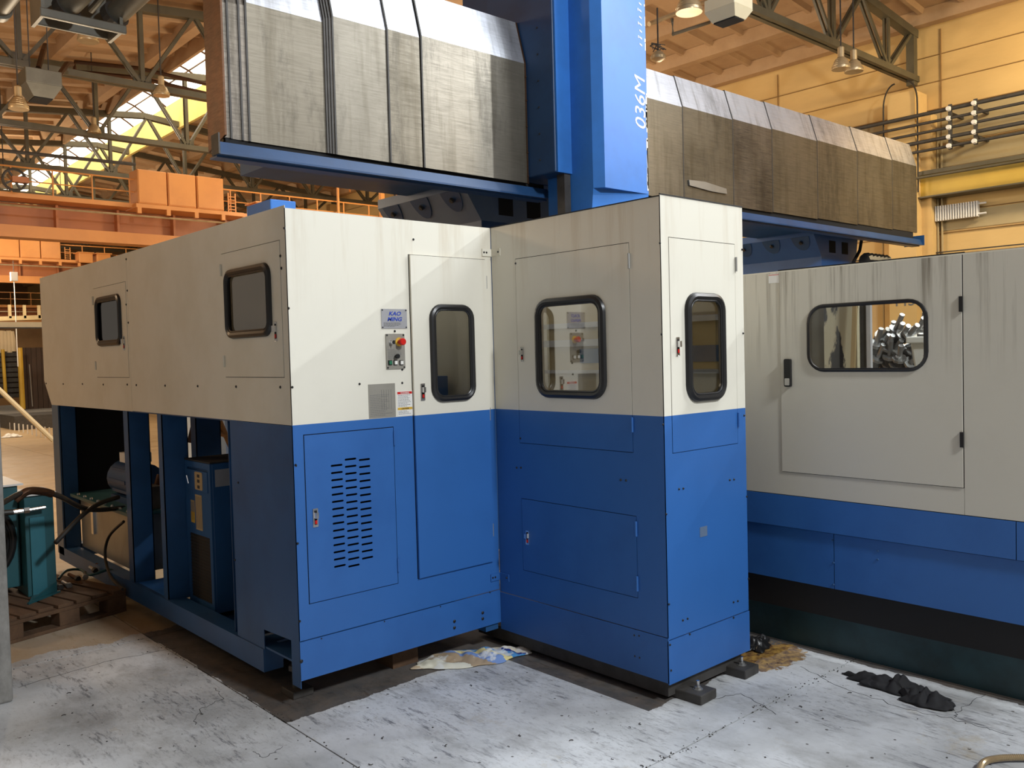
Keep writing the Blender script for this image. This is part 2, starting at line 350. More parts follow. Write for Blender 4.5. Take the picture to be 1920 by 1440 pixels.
def rrect(u0, z0, u1, z1, r, n=7):
    u0, u1 = sorted((u0, u1)); z0, z1 = sorted((z0, z1)); o = []
    for cx, cz, a in ((u1 - r, z0 + r, -90), (u1 - r, z1 - r, 0), (u0 + r, z1 - r, 90), (u0 + r, z0 + r, 180)):
        for i in range(n):
            t = math.radians(a + 90 * i / (n - 1)); o.append((cx + r * math.cos(t), cz + r * math.sin(t)))
    return o
def mapF(y): return lambda u, z, d: (u, y + d, z)      # faces -Y, depth d goes into the machine
def mapL(x): return lambda u, z, d: (x + d, u, z)      # faces -X
def sheet(mp, outer, holes=(), d0=0.0, d1=0.003, mb=None):
    mb = mb or MB(); loops = [list(outer)] + [list(h) for h in holes]
    tri = tessellate_polygon([[Vector((u, z, 0)) for u, z in l] for l in loops])
    flat = [p for l in loops for p in l]; n = len(mb.v); k = len(flat)
    mb.v += [mp(u, z, d0) for u, z in flat] + [mp(u, z, d1) for u, z in flat]
    for t in tri:
        mb.f.append(tuple(n + i for i in t)); mb.f.append(tuple(n + k + i for i in t)[::-1])
    a = 0
    for l in loops:
        m = len(l)
        for i in range(m): mb.f.append((n + a + i, n + a + (i + 1) % m, n + k + a + (i + 1) % m, n + k + a + i))
        a += m
    return mb
def R2(pl, a, b):
    """rectangle on plane pl=(axis,value) from two photo corners -> (u0,z0,u1,z1)"""
    p, q = P(*a, *pl), P(*b, *pl); i = 1 if pl[0] == 'x' else 0
    return (min(p[i], q[i]), min(p.z, q.z), max(p[i], q[i]), max(p.z, q.z))
def grow(r, g): return (r[0] - g, r[1] - g, r[2] + g, r[3] + g)
def text(name, s, size, origin, xd, yd, mat, parent, ext=.0006, shear=0.0, align='LEFT', bold=0.0, sx=1.0):
    c = D.curves.new(name, 'FONT'); c.body = s; c.size = size; c.extrude = ext; c.shear = shear; c.align_x = align; c.offset = bold; c.resolution_u = 3
    o = D.objects.new(name, c); COL.objects.link(o); bpy.context.view_layer.update()
    me = D.meshes.new_from_object(o.evaluated_get(bpy.context.evaluated_depsgraph_get())); D.objects.remove(o); D.curves.remove(c)
    xd = Vector(xd); yd = Vector(yd); zd = xd.cross(yd); og = Vector(origin) - ORG[parent.name]
    for v in me.vertices: v.co = og + xd * v.co.x * sx + yd * v.co.y + zd * v.co.z
    me.materials.clear(); me.materials.append(M[mat]); o = D.objects.new(name, me); link(o, parent); ORG[o.name] = ORG[parent.name]; return o
def copy_tree(o, parent=None):
    c = o.copy(); COL.objects.link(c); c.parent = parent
    for ch in o.children: copy_tree(ch, c)
    return c
def screws(parent, pl, pts, r=.006, mat='black', name='screw'):
    for (px, py) in pts:
        p = P(px, py, *pl); ax = (0, -1, 0) if pl[0] == 'y' else (-1, 0, 0)
        part(name, MB().lathe(p, ax, [(r, 0), (r, .002), (r * .6, .005)], 8), mat, parent)
def latch(parent, mp, u, z, h=.085, w=.024, side=1):
    b = part('latch', sheet(mp, rect(u - w / 2, z - h / 2, u + w / 2, z + h / 2), d0=-.005, d1=0), 'chrome', parent, bevel=.001)
    part('lever', sheet(mp, rect(u - w * .3, z - h * .02, u + w * .3, z + h * .3), d0=-.022, d1=-.005), 'chrome', b)
    part('keyhole', sheet(mp, rect(u - w * .28, z - h * .38, u + w * .28, z + h * .4), d0=-.0062, d1=-.004), 'blackmatt', b)
    part('release_tab', sheet(mp, rect(u - w * .22, z - h * .34, u + w * .22, z - h * .14), d0=-.0085, d1=-.006), 'red', b)
def hinge(parent, mp, u, z, h=.07, mat='steel'):
    a = mp(u, z - h / 2, -.006); b = mp(u, z + h / 2, -.006)
    hb = part('hinge', MB().tube([a, b], .006, 8), mat, parent)
def gap_backing(parent, mp, r, g=.012, d=.0035):
    part('gap_blackout', sheet(mp, rect(*grow(r, g)), [rect(*grow(r, -g))], d0=d, d1=d + .002), 'blackmatt', parent)  # black strip added behind the gap so no lit wall shows through
def window(parent, mp, r, rad=.055, gl='glass', gw=.016, d=-.004):
    g = part('window_gasket', MB(), 'black', parent) if False else None
    path = [mp(u, z, d) for u, z in rrect(*r, rad)]
    g = part('window_gasket', MB().tube(path, gw, 8, closed=True), 'black', parent, smooth=True)
    inner = [mp(u, z, d - .006) for u, z in rrect(*grow(r, -gw * .9), rad * .8)]
    part('gasket_lip', MB().tube(inner, gw * .35, 6, closed=True), 'black', g, smooth=True)
    part('window_pane', sheet(mp, rrect(*grow(r, -.002), rad), d0=.0005, d1=.003), gl, parent)
# ================================================================== SETTING
zr = lambda x: 7.08 - .1 * abs(x - 7.1)
# floor slabs with open joints
base = struct('floor', MB().box(-6, 40, -7, 60, -.2, -.012), 'concrete')
xs = [-6, -1.2, 1.80, 4.28, 9, 16, 40]; ys = [-7, -2.5, 2.18, 5.3, 9.3, 13, 17, 22, 28, 36, 60]
for i in range(len(xs) - 1):
    for j in range(len(ys) - 1):
        if ys[j] >= 17 and xs[i] < -1: continue
        g = .0035
        part('slab', MB().box(xs[i] + g, xs[i + 1] - g, ys[j] + g, ys[j + 1] - g, -.03, 0), 'floor', base)
# spalled concrete crumbs along the two joints
mb = MB()
for k in range(240):
    if k < 80: x = 1.8 + R.gauss(0, .02) ; y = R.uniform(2.0, 5.2)
    elif k < 190: x = R.uniform(2.6, 4.25); y = 2.18 + R.gauss(0, .018)
    else: x = R.uniform(.3, 1.8); y = 5.3 + R.gauss(0, .012)
    s = R.uniform(.0015, .0045); mb.lathe((x, y, 0), (0, 0, 1), [(s, 0), (s * .8, s * .6), (s * .2, s)], 5)
solo('joint_crumbs', mb, 'castiron', 'dark crumbs and grit lying along the open floor joints', 'grit', kind='stuff')
mb = MB()
for k in range(420):
    x = R.uniform(.6, 4.15); y = R.uniform(.5, 5.2)
    if x > 3.0 and y > 2.35 and x < 3.85: continue
    if x > 1.85 and y > 3.6: continue
    s = R.choice((.0015, .002, .0025, .003, .0045)); a = R.uniform(0, 6.3)
    if R.random() < .5: mb.tube([(x + s * 2 * math.cos(a + t), y + s * 2 * math.sin(a + t), .002 + s * .3) for t in (0, .9, 1.8, 2.7)], s * .45, 4)
    else: mb.lathe((x, y, 0), (0, 0, 1), [(s, 0), (s * .9, s * .5), (s * .3, s * .8)], 5)
solo('metal_chips', mb, 'castiron', 'small dark metal chips scattered over the white painted floor', 'chips', kind='stuff')
# cracks as fine dark grooves filled with dirt
def crack(pts, w, name='crack'):
    mb = MB(); pp = []
    for a, b in zip(pts, pts[1:]):
        for i in range(8):
            t = i / 8; pp.append((a[0] + (b[0] - a[0]) * t + R.gauss(0, .006), a[1] + (b[1] - a[1]) * t + R.gauss(0, .006)))
    pp.append(pts[-1])
    for a, b in zip(pp, pp[1:]): mb.bar((a[0], a[1], .0004), (b[0], b[1], .0004), w * R.uniform(.5, 1.4), .0012)
    part(name, mb, 'ink', base)
F = lambda x, y: tuple(P(x, y, 'z', 0))[:2]
crack([F(30, 1290), F(200, 1240), F(330, 1215)], .0018)
crack([F(368, 1358), F(375, 1330), F(420, 1310), F(400, 1290)], .0018)
crack([F(1455, 1340), F(1390, 1300), F(1330, 1312)], .0022)
crack([F(475, 1410), F(495, 1420), F(530, 1400)], .0018)
crack([F(1500, 1250), F(1580, 1290), F(1700, 1330), F(1810, 1355), F(1900, 1380)], .0022)
crack([F(1850, 1300), F(1800, 1330), F(1790, 1345)], .0018)
# right wall
wr = struct('wall_right', MB().box(14.0, 14.3, -6, 60, -.2, 7.3), 'wall_y')
for z0, z1, m_ in ((4.30, 4.62, 'wall_g'), (3.33, 3.60, 'wall_g'), (4.66, 5.15, 'wall_g')):
    part('painted_band', MB().box(13.985, 14.0, -6, 60, z0, z1), m_, wr)
for z in (3.3, 3.62, 4.28, 4.64, 5.2, 5.62, 6.02):
    part('wall_joint', MB().box(13.975, 14.0, -6, 60, z - .005, z + .005), 'joint', wr)
for y in (-2.5, .2, 2.9, 5.62, 8.4, 11.2):
    part('wall_joint', MB().box(13.98, 14.0, y - .006, y + .006, 0, 6.4), 'joint', wr)
part('number_panel', MB().box(13.97, 14.0, 6.55, 7.6, 1.0, 3.1), 'wall_y', wr)
struct('wall_back', MB().box(-6, 14, 60, 60.3, -.2, 7.3), 'tanwall')
# wall pilaster carrying the truss
pil = struct('trim_1', MB().box(13.55, 13.98, 5.83, 6.25, 0, 5.45).box(13.75, 13.98, 5.68, 6.42, 0, 5.1), 'wall_y')
text('wall_number', 'H31', .27, (13.547, 6.17, 2.20), (0, -1, 0), (0, 0, 1), 'inkgrey', pil)
struct('trim_2', MB().box(13.55, 13.98, 16.3, 16.9, 0, 6.2), 'wall_y'); struct('trim_3', MB().box(13.55, 13.98, 23, 23.5, 0, 6.2), 'wall_y')
# ceiling: two sloping slabs with deep ribs and small cross ribs, glazed strip between
SKL, SKR = 6.3, 7.95
def slope_box(mb, x0, x1, y0, y1, t0, t1):
    return mb.hexa([(x0, y0, zr(x0) + t0), (x1, y0, zr(x1) + t0), (x1, y1, zr(x1) + t0), (x0, y1, zr(x0) + t0), (x0, y0, zr(x0) + t1), (x1, y0, zr(x1) + t1), (x1, y1, zr(x1) + t1), (x0, y1, zr(x0) + t1)])
ceil = struct('ceiling', slope_box(slope_box(slope_box(MB(), -7, SKL, 2.5, 60, .25, .45), SKR, 14.2, 2.5, 60, .25, .45), SKL, SKR, 2.5, 8.5, .25, .45), 'ceiling')
for x in [5.95 - 1.5 * k for k in range(9)] + [SKR + .25 + 1.13 * k for k in range(6)]:
    part('roof_rib', MB().hexa([(x - .09, 2.5, zr(x) + .06), (x + .09, 2.5, zr(x) + .06), (x + .09, 60, zr(x) + .06), (x - .09, 60, zr(x) + .06), (x - .16, 2.5, zr(x) + .26), (x + .16, 2.5, zr(x) + .26), (x + .16, 60, zr(x) + .26), (x - .16, 60, zr(x) + .26)]), 'ceiling', ceil)
mb = MB()
y = 2.8
while y < 50:
    for x0, x1 in ((-6, SKL), (SKR, 14)):
        for q in (0, 1):
            xa = x0 + (x1 - x0) * q / 2; xb = x0 + (x1 - x0) * (q + 1) / 2
            mb.hexa([(xa, y - .03, zr(xa) + .18), (xb, y - .03, zr(xb) + .18), (xb, y + .03, zr(xb) + .18), (xa, y + .03, zr(xa) + .18), (xa, y - .07, zr(xa) + .26), (xb, y - .07, zr(xb) + .26), (xb, y + .07, zr(xb) + .26), (xa, y + .07, zr(xa) + .26)])
    y += .6
part('cross_rib', mb, 'ceiling', ceil, kind='stuff')
# skylight: curbs, arched glazing, curved ribs
sky = struct('window_1', MB().box(SKL + .005, SKL + .06, 8.5, 50, 6.98, 7.45), 'ceiling')
part('curb', MB().box(SKR - .08, SKR - .01, 8.5, 50, 6.93, 7.56), 'skywell', sky)
part('end_panel', MB().box(SKL, SKR, 8.45, 8.5, 7.2, 8.2), 'skywell', sky)
arc = [(SKL + (SKR - SKL) * t, 7.42 + .42 * math.sin(math.pi * t) + .12 * t) for t in [i / 8 for i in range(9)]]
y = 8.5
while y < 50:
    mb = MB()
    for a, b in zip(arc, arc[1:]): mb.quad((a[0], y, a[1]), (b[0], y, b[1]), (b[0], y + 1.1, b[1]), (a[0], y + 1.1, a[1]))
    part('pane', mb, 'skylight', sky); part('glazing_rib', MB().tube([(a, y, b - .03) for a, b in arc], .022, 5), 'coverbrown', sky); y += 1.1
for q in (2, 6): part('glazing_bar', MB().tube([(arc[q][0], 8.5, arc[q][1] - .04), (arc[q][0], 50, arc[q][1] - .04)], .018, 5), 'coverbrown', sky)
# roof trusses
def truss(y, x0, x1, zb, step, label, ph=0.0, grp=None):
    t = thing('roof_truss', label, 'truss', (x1, y, zb), grp)
    for s in (-.045, .045): part('bottom_chord', MB().box(x0, x1, y + s - .03, y + s + .03, zb - .04, zb + .05), 'truss', t)
    xs_ = [x0, 7.1, x1] if x0 < 7.1 < x1 else [x0, x1]
    for a, b in zip(xs_, xs_[1:]): part('top_chord', MB().bar((a, y, zr(a) + .0), (b, y, zr(b) + .0), .13, .12), 'truss', t)
    x = x1 - ph; prev = None
    while x > x0:
        if x <= x1 - .1 or ph == 0: part('vertical', MB().bar((x, y - .03, zb), (x, y - .03, zr(x)), .03, .06).bar((x, y + .03, zb), (x, y + .03, zr(x)), .03, .06), 'truss', t)
        for dx in (-step / 2, step / 2):
            xt = x + dx
            if x0 - .1 <= xt <= x1 + .1: part('diagonal', MB().bar((x, y - .03, zb), (xt, y - .03, zr(xt)), .03, .05).bar((x, y + .03, zb), (xt, y + .03, zr(xt)), .03, .05), 'truss', t)
        part('gusset', MB().box(x - .13, x + .13, y - .015, y + .015, zb - .03, zb + .16), 'truss', t)
        x -= step
    part('end_post', MB().box(x1 - .16, x1 - .04, y - .06, y + .06, zb - .1, zr(x1) - .02), 'truss', t)
    return t
truss(6.0, 6.2, 13.95, 5.7, 1.62, 'olive steel roof truss ending on the yellow pilaster of the right wall', .95)
nm = ['olive steel roof truss nearest on the left, crossing above the small grey unit heater', 'olive steel roof truss second from front on the left, crossing the glazed roof strip', 'olive steel roof truss third from front on the left, just above the orange crane wheel']
for k in range(7):
    truss(13.3 + 3.3 * k, -5.5, 13.9, 5.7, 1.62, nm[k] if k < 3 else 'distant olive roof truss above the cranes, %s from the front on the left' % ['fourth', 'fifth', 'sixth', 'seventh'][k - 3], (13.9 - 4.75 + (.0 if k != 1 else -.35)) % 1.62, None if k < 3 else 'distant roof trusses')
# wall services
def pipes(y0, y1):
    for i, z in enumerate((5.03, 4.89, 4.76, 4.62, 4.49, 4.10)):
        solo('wall_pipe', MB().tube([(13.47 - .02 * (i % 2), y0, z), (13.47 - .02 * (i % 2), y1, z)], .022 + .008 * (i % 3 == 0), 7), 'castiron' if i < 5 else 'truss', ('dark pipe running along the yellow right wall, %s of the row' % ['topmost', 'second', 'third', 'fourth', 'fifth'][i]) if i < 5 else 'thin pipe just above the olive crane rail beam on the right wall', 'pipe', group='horizontal wall pipes')
pipes(-4, 13)
for k, (y, zz) in enumerate(((5.3, 5.0), (4.95, 5.0), (6.85, 4.95))):
    b = thing('pipe_bracket', ['pipe bracket with white insulators, left of the pair right of the pilaster', 'pipe bracket with white insulators, right of the pair right of the pilaster', 'pipe bracket behind the far cover end, left of the yellow pilaster'][k], 'bracket', (13.9, y, 4.8))
    part('back_plate', MB().box(13.49, 13.52, y - .025, y + .025, 4.45, 5.1), 'castiron', b); part('wall_arm', MB().box(13.52, 13.97, y - .015, y + .015, 4.95, 4.99), 'castiron', b); part('wall_arm', MB().box(13.52, 13.97, y - .015, y + .015, 4.55, 4.59), 'castiron', b)
    for z in (4.49, 4.62, 4.76, 4.89, 5.03): part('insulator', MB().lathe((13.45, y, z), (-1, 0, 0), [(.035, -.04), (.04, 0), (.03, .04)], 8), 'label_white', b)
for k, y in enumerate((5.72, 5.66, 5.60, 6.52)):
    solo('conduit', MB().tube([(13.93, y, 0.2), (13.93, y, 5.1 - .2 * k)], .016, 6), 'wall_g', 'vertical conduit on the yellow wall beside the pilaster, %s' % ['nearest the pilaster', 'middle one on its right', 'outermost on its right', 'on its left side'][k], 'conduit')
for k, (y, e_) in enumerate(((6.30, 6.12), (5.78, 5.94))):
    pts = [(13.52, y, 3.9 + .12 * i) for i in range(12)] + [(13.52, y + (e_ - y) * (1 - math.cos(t)), 5.25 + .35 * math.sin(t)) for t in [i * math.pi / 16 for i in range(1, 9)]]
    solo('curved_cable', MB().tube(pts, .013, 6), 'cable', ['dark cable curving up the left edge of the wall pilaster', 'dark cable curving up the right edge of the wall pilaster'][k], 'cable')
cb = thing('crane_rail_beam', 'olive yellow crane rail beam along the right wall', 'beam', (13.8, 3, 4))
part('web', MB().box(13.72, 13.8, -5, 14, 3.84, 4.16), paint('olive_yellow_paint', S(206, 172, 78), S(160, 130, 60), .4, 1.2), cb); part('top_flange', MB().box(13.6, 13.95, -5, 14, 4.16, 4.22), 'truss', cb, 'dark grease-stained flange')
part('bottom_flange', MB().box(13.62, 13.95, -5, 14, 3.82, 3.84), 'truss', cb)
rd = thing('radiator', 'white finned radiator on the yellow wall under the crane rail beam', 'radiator', (13.9, 5.4, 3.5))
for k in range(20): part('fin', MB().box(13.84, 13.93, 5.06 + .037 * k, 5.06 + .037 * k + .018, 3.47, 3.70), 'label_white', rd, bevel=.004)
for z in (3.51, 3.66): part('header_pipe', MB().tube([(13.88, 4.95, z), (13.88, 5.82, z)], .014, 6), 'label_white', rd)
solo('conduit_pair', MB().tube([(13.9, 3, 2.95), (13.9, 9, 2.95)], .01, 5).tube([(13.9, 3, 3.0), (13.9, 9, 3.0)], .01, 5), 'castiron', 'thin black cable pair low on the yellow wall above the grey guard', 'cable')
# lamps
def bell(c, s, label, tilt=(0, 0, 1), rod=.7, lit=False):
    c = Vector(c); t = thing('bell_lamp', label, 'lamp', c)
    part('shade', MB().lathe(c, (0, 0, 1), [(.19 * s, 0), (.195 * s, .02 * s), (.17 * s, .1 * s), (.13 * s, .19 * s), (.08 * s, .24 * s), (.075 * s, .25 * s)], 20), 'lampshade', t, smooth=True)
    for q in range(4):
        part('cooling_ring', MB().lathe(c + Vector((0, 0, (.06 + .045 * q) * s)), (0, 0, 1), [((.188 - .022 * q) * s, 0), ((.192 - .022 * q) * s, .006 * s), ((.185 - .022 * q) * s, .012 * s)], 18), 'lampshade', t)
    part('ballast_housing', MB().lathe(c + Vector((0, 0, .25 * s)), (0, 0, 1), [(.07 * s, 0), (.07 * s, .2 * s), (.04 * s, .23 * s)], 12), 'lampshade', t)
    part('lens', MB().lathe(c + Vector((0, 0, .004)), (0, 0, 1), [(.175 * s, 0), (.175 * s, .008)], 16), 'tube' if lit else 'label_white', t)
    part('rod', MB().tube([c + Vector((0, 0, .45 * s)), (c.x, c.y, zr(c.x) + .26)], .010, 5), 'castiron', t); return t
bell(P(1577, 130, 'y', 5.72), .62, 'left of the two ribbed bell lamps hung under the right roof truss', rod=.5)
bell(P(1601, 135, 'y', 5.62), .62, 'right of the two ribbed bell lamps hung under the right roof truss', rod=.5)
bell(P(1292, 24, 'y', 5.8), .75, 'yellow-lit ribbed bell lamp right of the tall blue column')
bell(P(35, 205, 'y', 12.0), .6, 'bell lamp left of the grey unit heater at the upper left', rod=1.2)
bell(P(165, 78, 'y', 12.6), .7, 'pale bell lamp tucked under the large duct box', rod=.5)
bell(P(303, 180, 'y', 13.2), .62, 'bell lamp in front of the bright glazed roof strip', rod=.9)
bell(P(177, 250, 'y', 16.5), .6, 'bell lamp lower left in front of the glazed roof strip', rod=.9)
bell(P(22, 468, 'y', 30), .9, 'small far bell lamp above the second orange crane, left one', rod=1); bell(P(36, 462, 'y', 30), .9, 'small far bell lamp above the second orange crane, right one', rod=1)
bell(P(8, 350, 'y', 18.0), .7, 'lit bell lamp at the left edge above the orange crane', rod=1, lit=True)
def twist(c):
    c = Vector(c); t = thing('pendant_lamp', 'small round pendant lamp with tangled wires right of the tall blue column', 'lamp', c)
    part('bowl', MB().lathe(c, (0, 0, 1), [(.03, -.06), (.085, -.03), (.09, 0), (.06, .04), (.03, .06)], 14), 'lampshade', t, smooth=True)
    part('rod', MB().tube([c + Vector((0, 0, .06)), c + Vector((0, 0, .55))], .01, 5), 'castiron', t)
    mb = MB()
    for k in range(5): mb.tube([c + Vector((R.uniform(-.12, .12), R.uniform(-.05, .05), R.uniform(.05, .16))) for _ in range(5)], .006, 4)
    part('wire', mb, 'castiron', t)
twist(P(1234, 106, 'y', 6.4))
tb = thing('tube_lamp', 'lit white fluorescent tube hanging beyond the front orange crane', 'lamp', P(140, 447, 'y', 26))
a, b = P(118, 445, 'y', 26), P(163, 449, 'y', 26)
part('tube', MB().tube([a, b], .06, 8), 'tube', tb); part('hanger_rod', MB().tube([a + Vector((0, 0, .1)), (a.x, a.y, zr(a.x) + .26)], .01, 5), 'castiron', tb); part('housing', MB().bar(a + Vector((0, 0, .09)), b + Vector((0, 0, .09)), .12, .08), 'label_white', tb)
def heater(c, w, d, h, label, m_='duct'):
    c = Vector(c); t = thing('unit_heater', label, 'heater', c); x0, x1, y0, y1 = c.x - w / 2, c.x + w / 2, c.y - d / 2, c.y + d / 2
    part('upper_case', MB().box(x0, x1, y0, y1, c.z, c.z + h * .55), m_, t, bevel=.01)
    a = .22 * w; part('lower_hood', MB().hexa([(x0 + a, y0 + a * .6, c.z - h * .45), (x1 - a, y0 + a * .6, c.z - h * .45), (x1 - a, y1 - a * .6, c.z - h * .45), (x0 + a, y1 - a * .6, c.z - h * .45), (x0, y0, c.z), (x1, y0, c.z), (x1, y1, c.z), (x0, y1, c.z)]), m_, t)
    part('hanger_rod', MB().tube([(x0 + .1, c.y, c.z + h * .5), (x0 + .1, c.y, zr(c.x) + .26)], .008, 5), 'castiron', t); part('hanger_rod', MB().tube([(x1 - .1, c.y, c.z + h * .5), (x1 - .1, c.y, zr(c.x) + .26)], .008, 5), 'castiron', t)
    part('outlet_grille', MB().box(x0 + a + .01, x1 - a - .01, y0 + a * .6 + .01, y1 - a * .6 - .01, c.z - h * .45 - .012, c.z - h * .45), 'blackmatt', t)
    return t
heater(P(75, 165, 'y', 12.4), .42, .42, .34, 'grey tapered unit heater hanging right of the left bell lamp')
heater(P(1366, 22, 'y', 5.2), .33, .36, .22, 'small yellow-lit unit heater by the right roof truss', 'beige')  # beige case colour carries the yellow lamplight on it
for k, (pa, pb, yy) in enumerate((((85, 85), (72, 128), 12.9), ((135, 120), (112, 140), 12.9))):
    solo('heater_pipe', MB().tube([P(*pa, 'y', yy), P((pa[0] + pb[0]) / 2 + 2, (pa[1] + pb[1]) / 2 - 10, 'y', yy - .2), P(*pb, 'y', 12.4)], .035, 8), 'coverbrown', ['brown feed pipe bent into the left of the grey unit heater', 'brown feed pipe bent into the right of the grey unit heater'][k], 'pipe')
for k, off in enumerate((0, 18)):
    solo('roof_pipe', MB().tube([P(140, 132 + off * .5, 'y', 13.7), P(140, 116 + off, 'y', 13.7), P(260, 128 + off, 'y', 13.7), P(420, 165 + off, 'y', 13.7)], .03, 6), 'coverbrown', ['upper of two brown pipes running under the roof towards the steel covers', 'lower of two brown pipes running under the roof towards the steel covers'][k], 'pipe')
solo('roof_pipe', MB().tube([P(1217, 45, 'y', 7), P(1340, -4, 'y', 7)], .03, 6), 'lampshade', 'yellow-lit straight pipe rising right of the tall blue column', 'pipe')
solo('roof_pipe', MB().tube([P(1260, 35, 'y', 7.2), P(1262, 64, 'y', 7.2), P(1330, 42, 'y', 7.2)], .025, 6), 'duct', 'grey elbow pipe under the roof right of the tall blue column', 'pipe')
# big extract box with two ducts at top left
ex = thing('extract_box', 'large open grey extract box with two fat ducts at the top left', 'duct box', P(155, 30, 'y', 8.8))
c = [P(78, 38, 'y', 8.6), P(232, 74, 'y', 8.6)]; x0, x1 = c[0].x, c[1].x; z0 = P(82, 44, 'y', 8.6).z + .10; z0b = P(232, 72, 'y', 8.6).z
mp = lambda u, z, d: (u, 8.6 + d, z)
part('back_wall', MB().box(x0, x1, 8.95, 8.98, z0, z0 + .75), 'duct', ex, bevel=.02)
part('tray', MB().box(x0, x1, 8.6, 8.66, z0 - .03, z0), 'duct', ex, bevel=.01); part('rim', MB().box(x0 - .02, x1 + .02, 8.56, 8.6, z0 - .05, z0 + .03), 'duct', ex, bevel=.01)
for x in (x0, x1 - .03): part('side_wall', MB().box(x, x + .03, 8.6, 8.96, z0 - .03, z0 + .7), 'duct', ex)
for (a, b, r) in (((122, 18), (200, -60), .095), ((212, 32), (290, -40), .10)):
    q, w_ = P(*a, 'y', 8.75), P(*b, 'y', 8.2); part('duct', MB().tube([q, w_], r, 18), 'duct', ex, smooth=True)
    part('duct_collar', MB().tube([q + (q - w_).normalized() * .02, q - (q - w_).normalized() * .06], r * 1.25, 18), 'castiron', ex)
q = P(170, 20, 'y', 8.8); part('tie_rod', MB().tube([q, P(205, -20, 'y', 8.5)], .03, 10), 'duct', ex)
q, w_ = P(-8, 18, 'y', 8.4), P(30, -30, 'y', 8.0); d1 = solo('round_duct', MB().tube([q, w_], .09, 16).tube([q, q + (w_ - q).normalized() * .06], .115, 16), 'duct', 'end of a round grey duct at the top left corner', 'duct', smooth=True)
# ================================================================== OVERHEAD CRANES
def crane(y, zb, x0, x1, s, label, cabx, n, cab=True, nxt=()):
    t = thing('overhead_crane', label, 'crane', (cabx, y, zb)); h = .42 * s
    part('box_girder', MB().box(x0, x1, y, y + .35, zb + .14, zb + .14 + h), 'orange2', t)
    part('lower_flange', MB().box(x0, x1, y - .22, y + .4, zb + .0, zb + .13), 'orange', t); part('flange_lip', MB().box(x0, x1, y - .26, y - .2, zb - .04, zb + .16), 'orange', t)
    x = x0 + .3
    while x < x1: part('stiffener', MB().box(x, x + .04, y - .16, y, zb + .14, zb + .14 + h), 'orange2', t); x += 1.0 * s
    part('walkway', MB().box(x0, x1, y - .45, y + .1, zb + .16 + h, zb + .24 + h), 'orange', t)
    z = zb + .24 + h
    part('handrail', MB().tube([(x0, y - .44, z + .42), (x1, y - .44, z + .42)], .014, 5), 'orange', t); part('handrail', MB().tube([(x0, y - .44, z + .2), (x1, y - .44, z + .2)], .010, 5), 'orange', t)
    x = x0 + .1; k = 0
    while x < x1 and k < 40: part('handrail_post', MB().tube([(x, y - .44, z), (x, y - .44, z + .42)], .014, 5), 'orange', t); x += .62; k += 1
    part('supply_pipe', MB().tube([(x0, y - .6, zb + .42 * s), (x1, y - .6, zb + .42 * s)], .018, 5), 'lampshade', t)
    if cab:
        w = .51 * s; g = .02
        for k in range(n):
            xa = cabx + k * (w + g); q = part('control_cabinet', MB().box(xa, xa + w, y - .62, y - .2, z - .02, z - .02 + .6 * s), 'orange', t, bevel=.012)
            part('cabinet_door', MB().box(xa + .015, xa + w - .015, y - .632, y - .62, z + .0, z + .56 * s), 'orange', q, bevel=.004)
        part('cabinet_shelf', MB().box(cabx - .05, cabx + n * (w + g) + .35, y - .66, y - .1, z - .1, z - .03), 'orange', t)
        for k in range(n + 2): part('shelf_bracket', MB().box(cabx + k * w - .03, cabx + k * w + .04, y - .66, y - .60, z - .2, z - .1), 'orange', t)
        xl = cabx + n * (w + g) + .12
        part('ladder', MB().bar((xl, y - .5, z), (xl, y - .5, z + .35), .02).bar((xl + .14, y - .5, z), (xl + .14, y - .5, z + .35), .02), 'orange', t)
        for k in range(5): part('rung', MB().bar((xl, y - .5, z + .06 * k + .04), (xl + .14, y - .5, z + .06 * k + .04), .015), 'orange', t)
        for xa in nxt:
            q = part('resistor_box', MB().box(xa, xa + .38 * s, y - .6, y - .2, z - .08, z + .2), 'orange', t, bevel=.01); part('lid', MB().box(xa - .03, xa + .38 * s + .03, y - .64, y - .16, z + .2, z + .225), 'orange', q)
    return t
c1 = crane(16.5, 3.80, 1.0, 13.6, 1.0, 'nearest orange overhead crane girder with three large square cabinets', 5.52, 3, nxt=(7.75,))
part('current_rail', MB().tube([(2.5, 15.6, 5.0), (5.4, 15.6, 5.05)], .03, 6), 'castiron', c1)
wh = P(27, 337, 'y', 15.9)
part('hand_wheel', MB().tube([wh + Vector((.17 * math.cos(t), 0, .17 * math.sin(t))) for t in [i * math.pi / 8 for i in range(16)]], .022, 6, closed=True), 'castiron', c1, 'dark spoked wheel'); 
for k in range(4): part('spoke', MB().bar(wh, wh + Vector((.16 * math.cos(k * 1.571 + .5), 0, .16 * math.sin(k * 1.571 + .5))), .03), 'castiron', c1)
part('wheel_hub', MB().box(wh.x - .04, wh.x + .2, wh.y - .06, wh.y + .06, wh.z - .04, wh.z + .05), 'orange2', c1)
hk = thing('hook_guard_ring', 'orange curved hoop on posts behind the white enclosure top', 'hoop', (10.6, 17.2, 4.4))
ctr = P(713, 352, 'y', 15.9); pts = [ctr + Vector((-.62 * math.cos(t), -.75 * math.sin(t), 0)) for t in [-.9 + i * .22 for i in range(16)]]
mb = MB()
for a, b in zip(pts, pts[1:]): mb.bar(a, b, .02, .10)
part('hoop_band', mb, 'orange', hk)
for px in (633, 715, 747): q = P(px, 350, 'y', 15.9); part('hoop_post', MB().bar(q + Vector((0, 0, .12 if px == 633 else .2)), q - Vector((0, 0, 1.1)), .04 if px == 633 else .09), 'orange', hk)
crane(28, 4.02, 1.0, 13.6, 1.0, 'second orange overhead crane, beyond the nearest one', 5.72, 3, nxt=(7.78, 8.28))
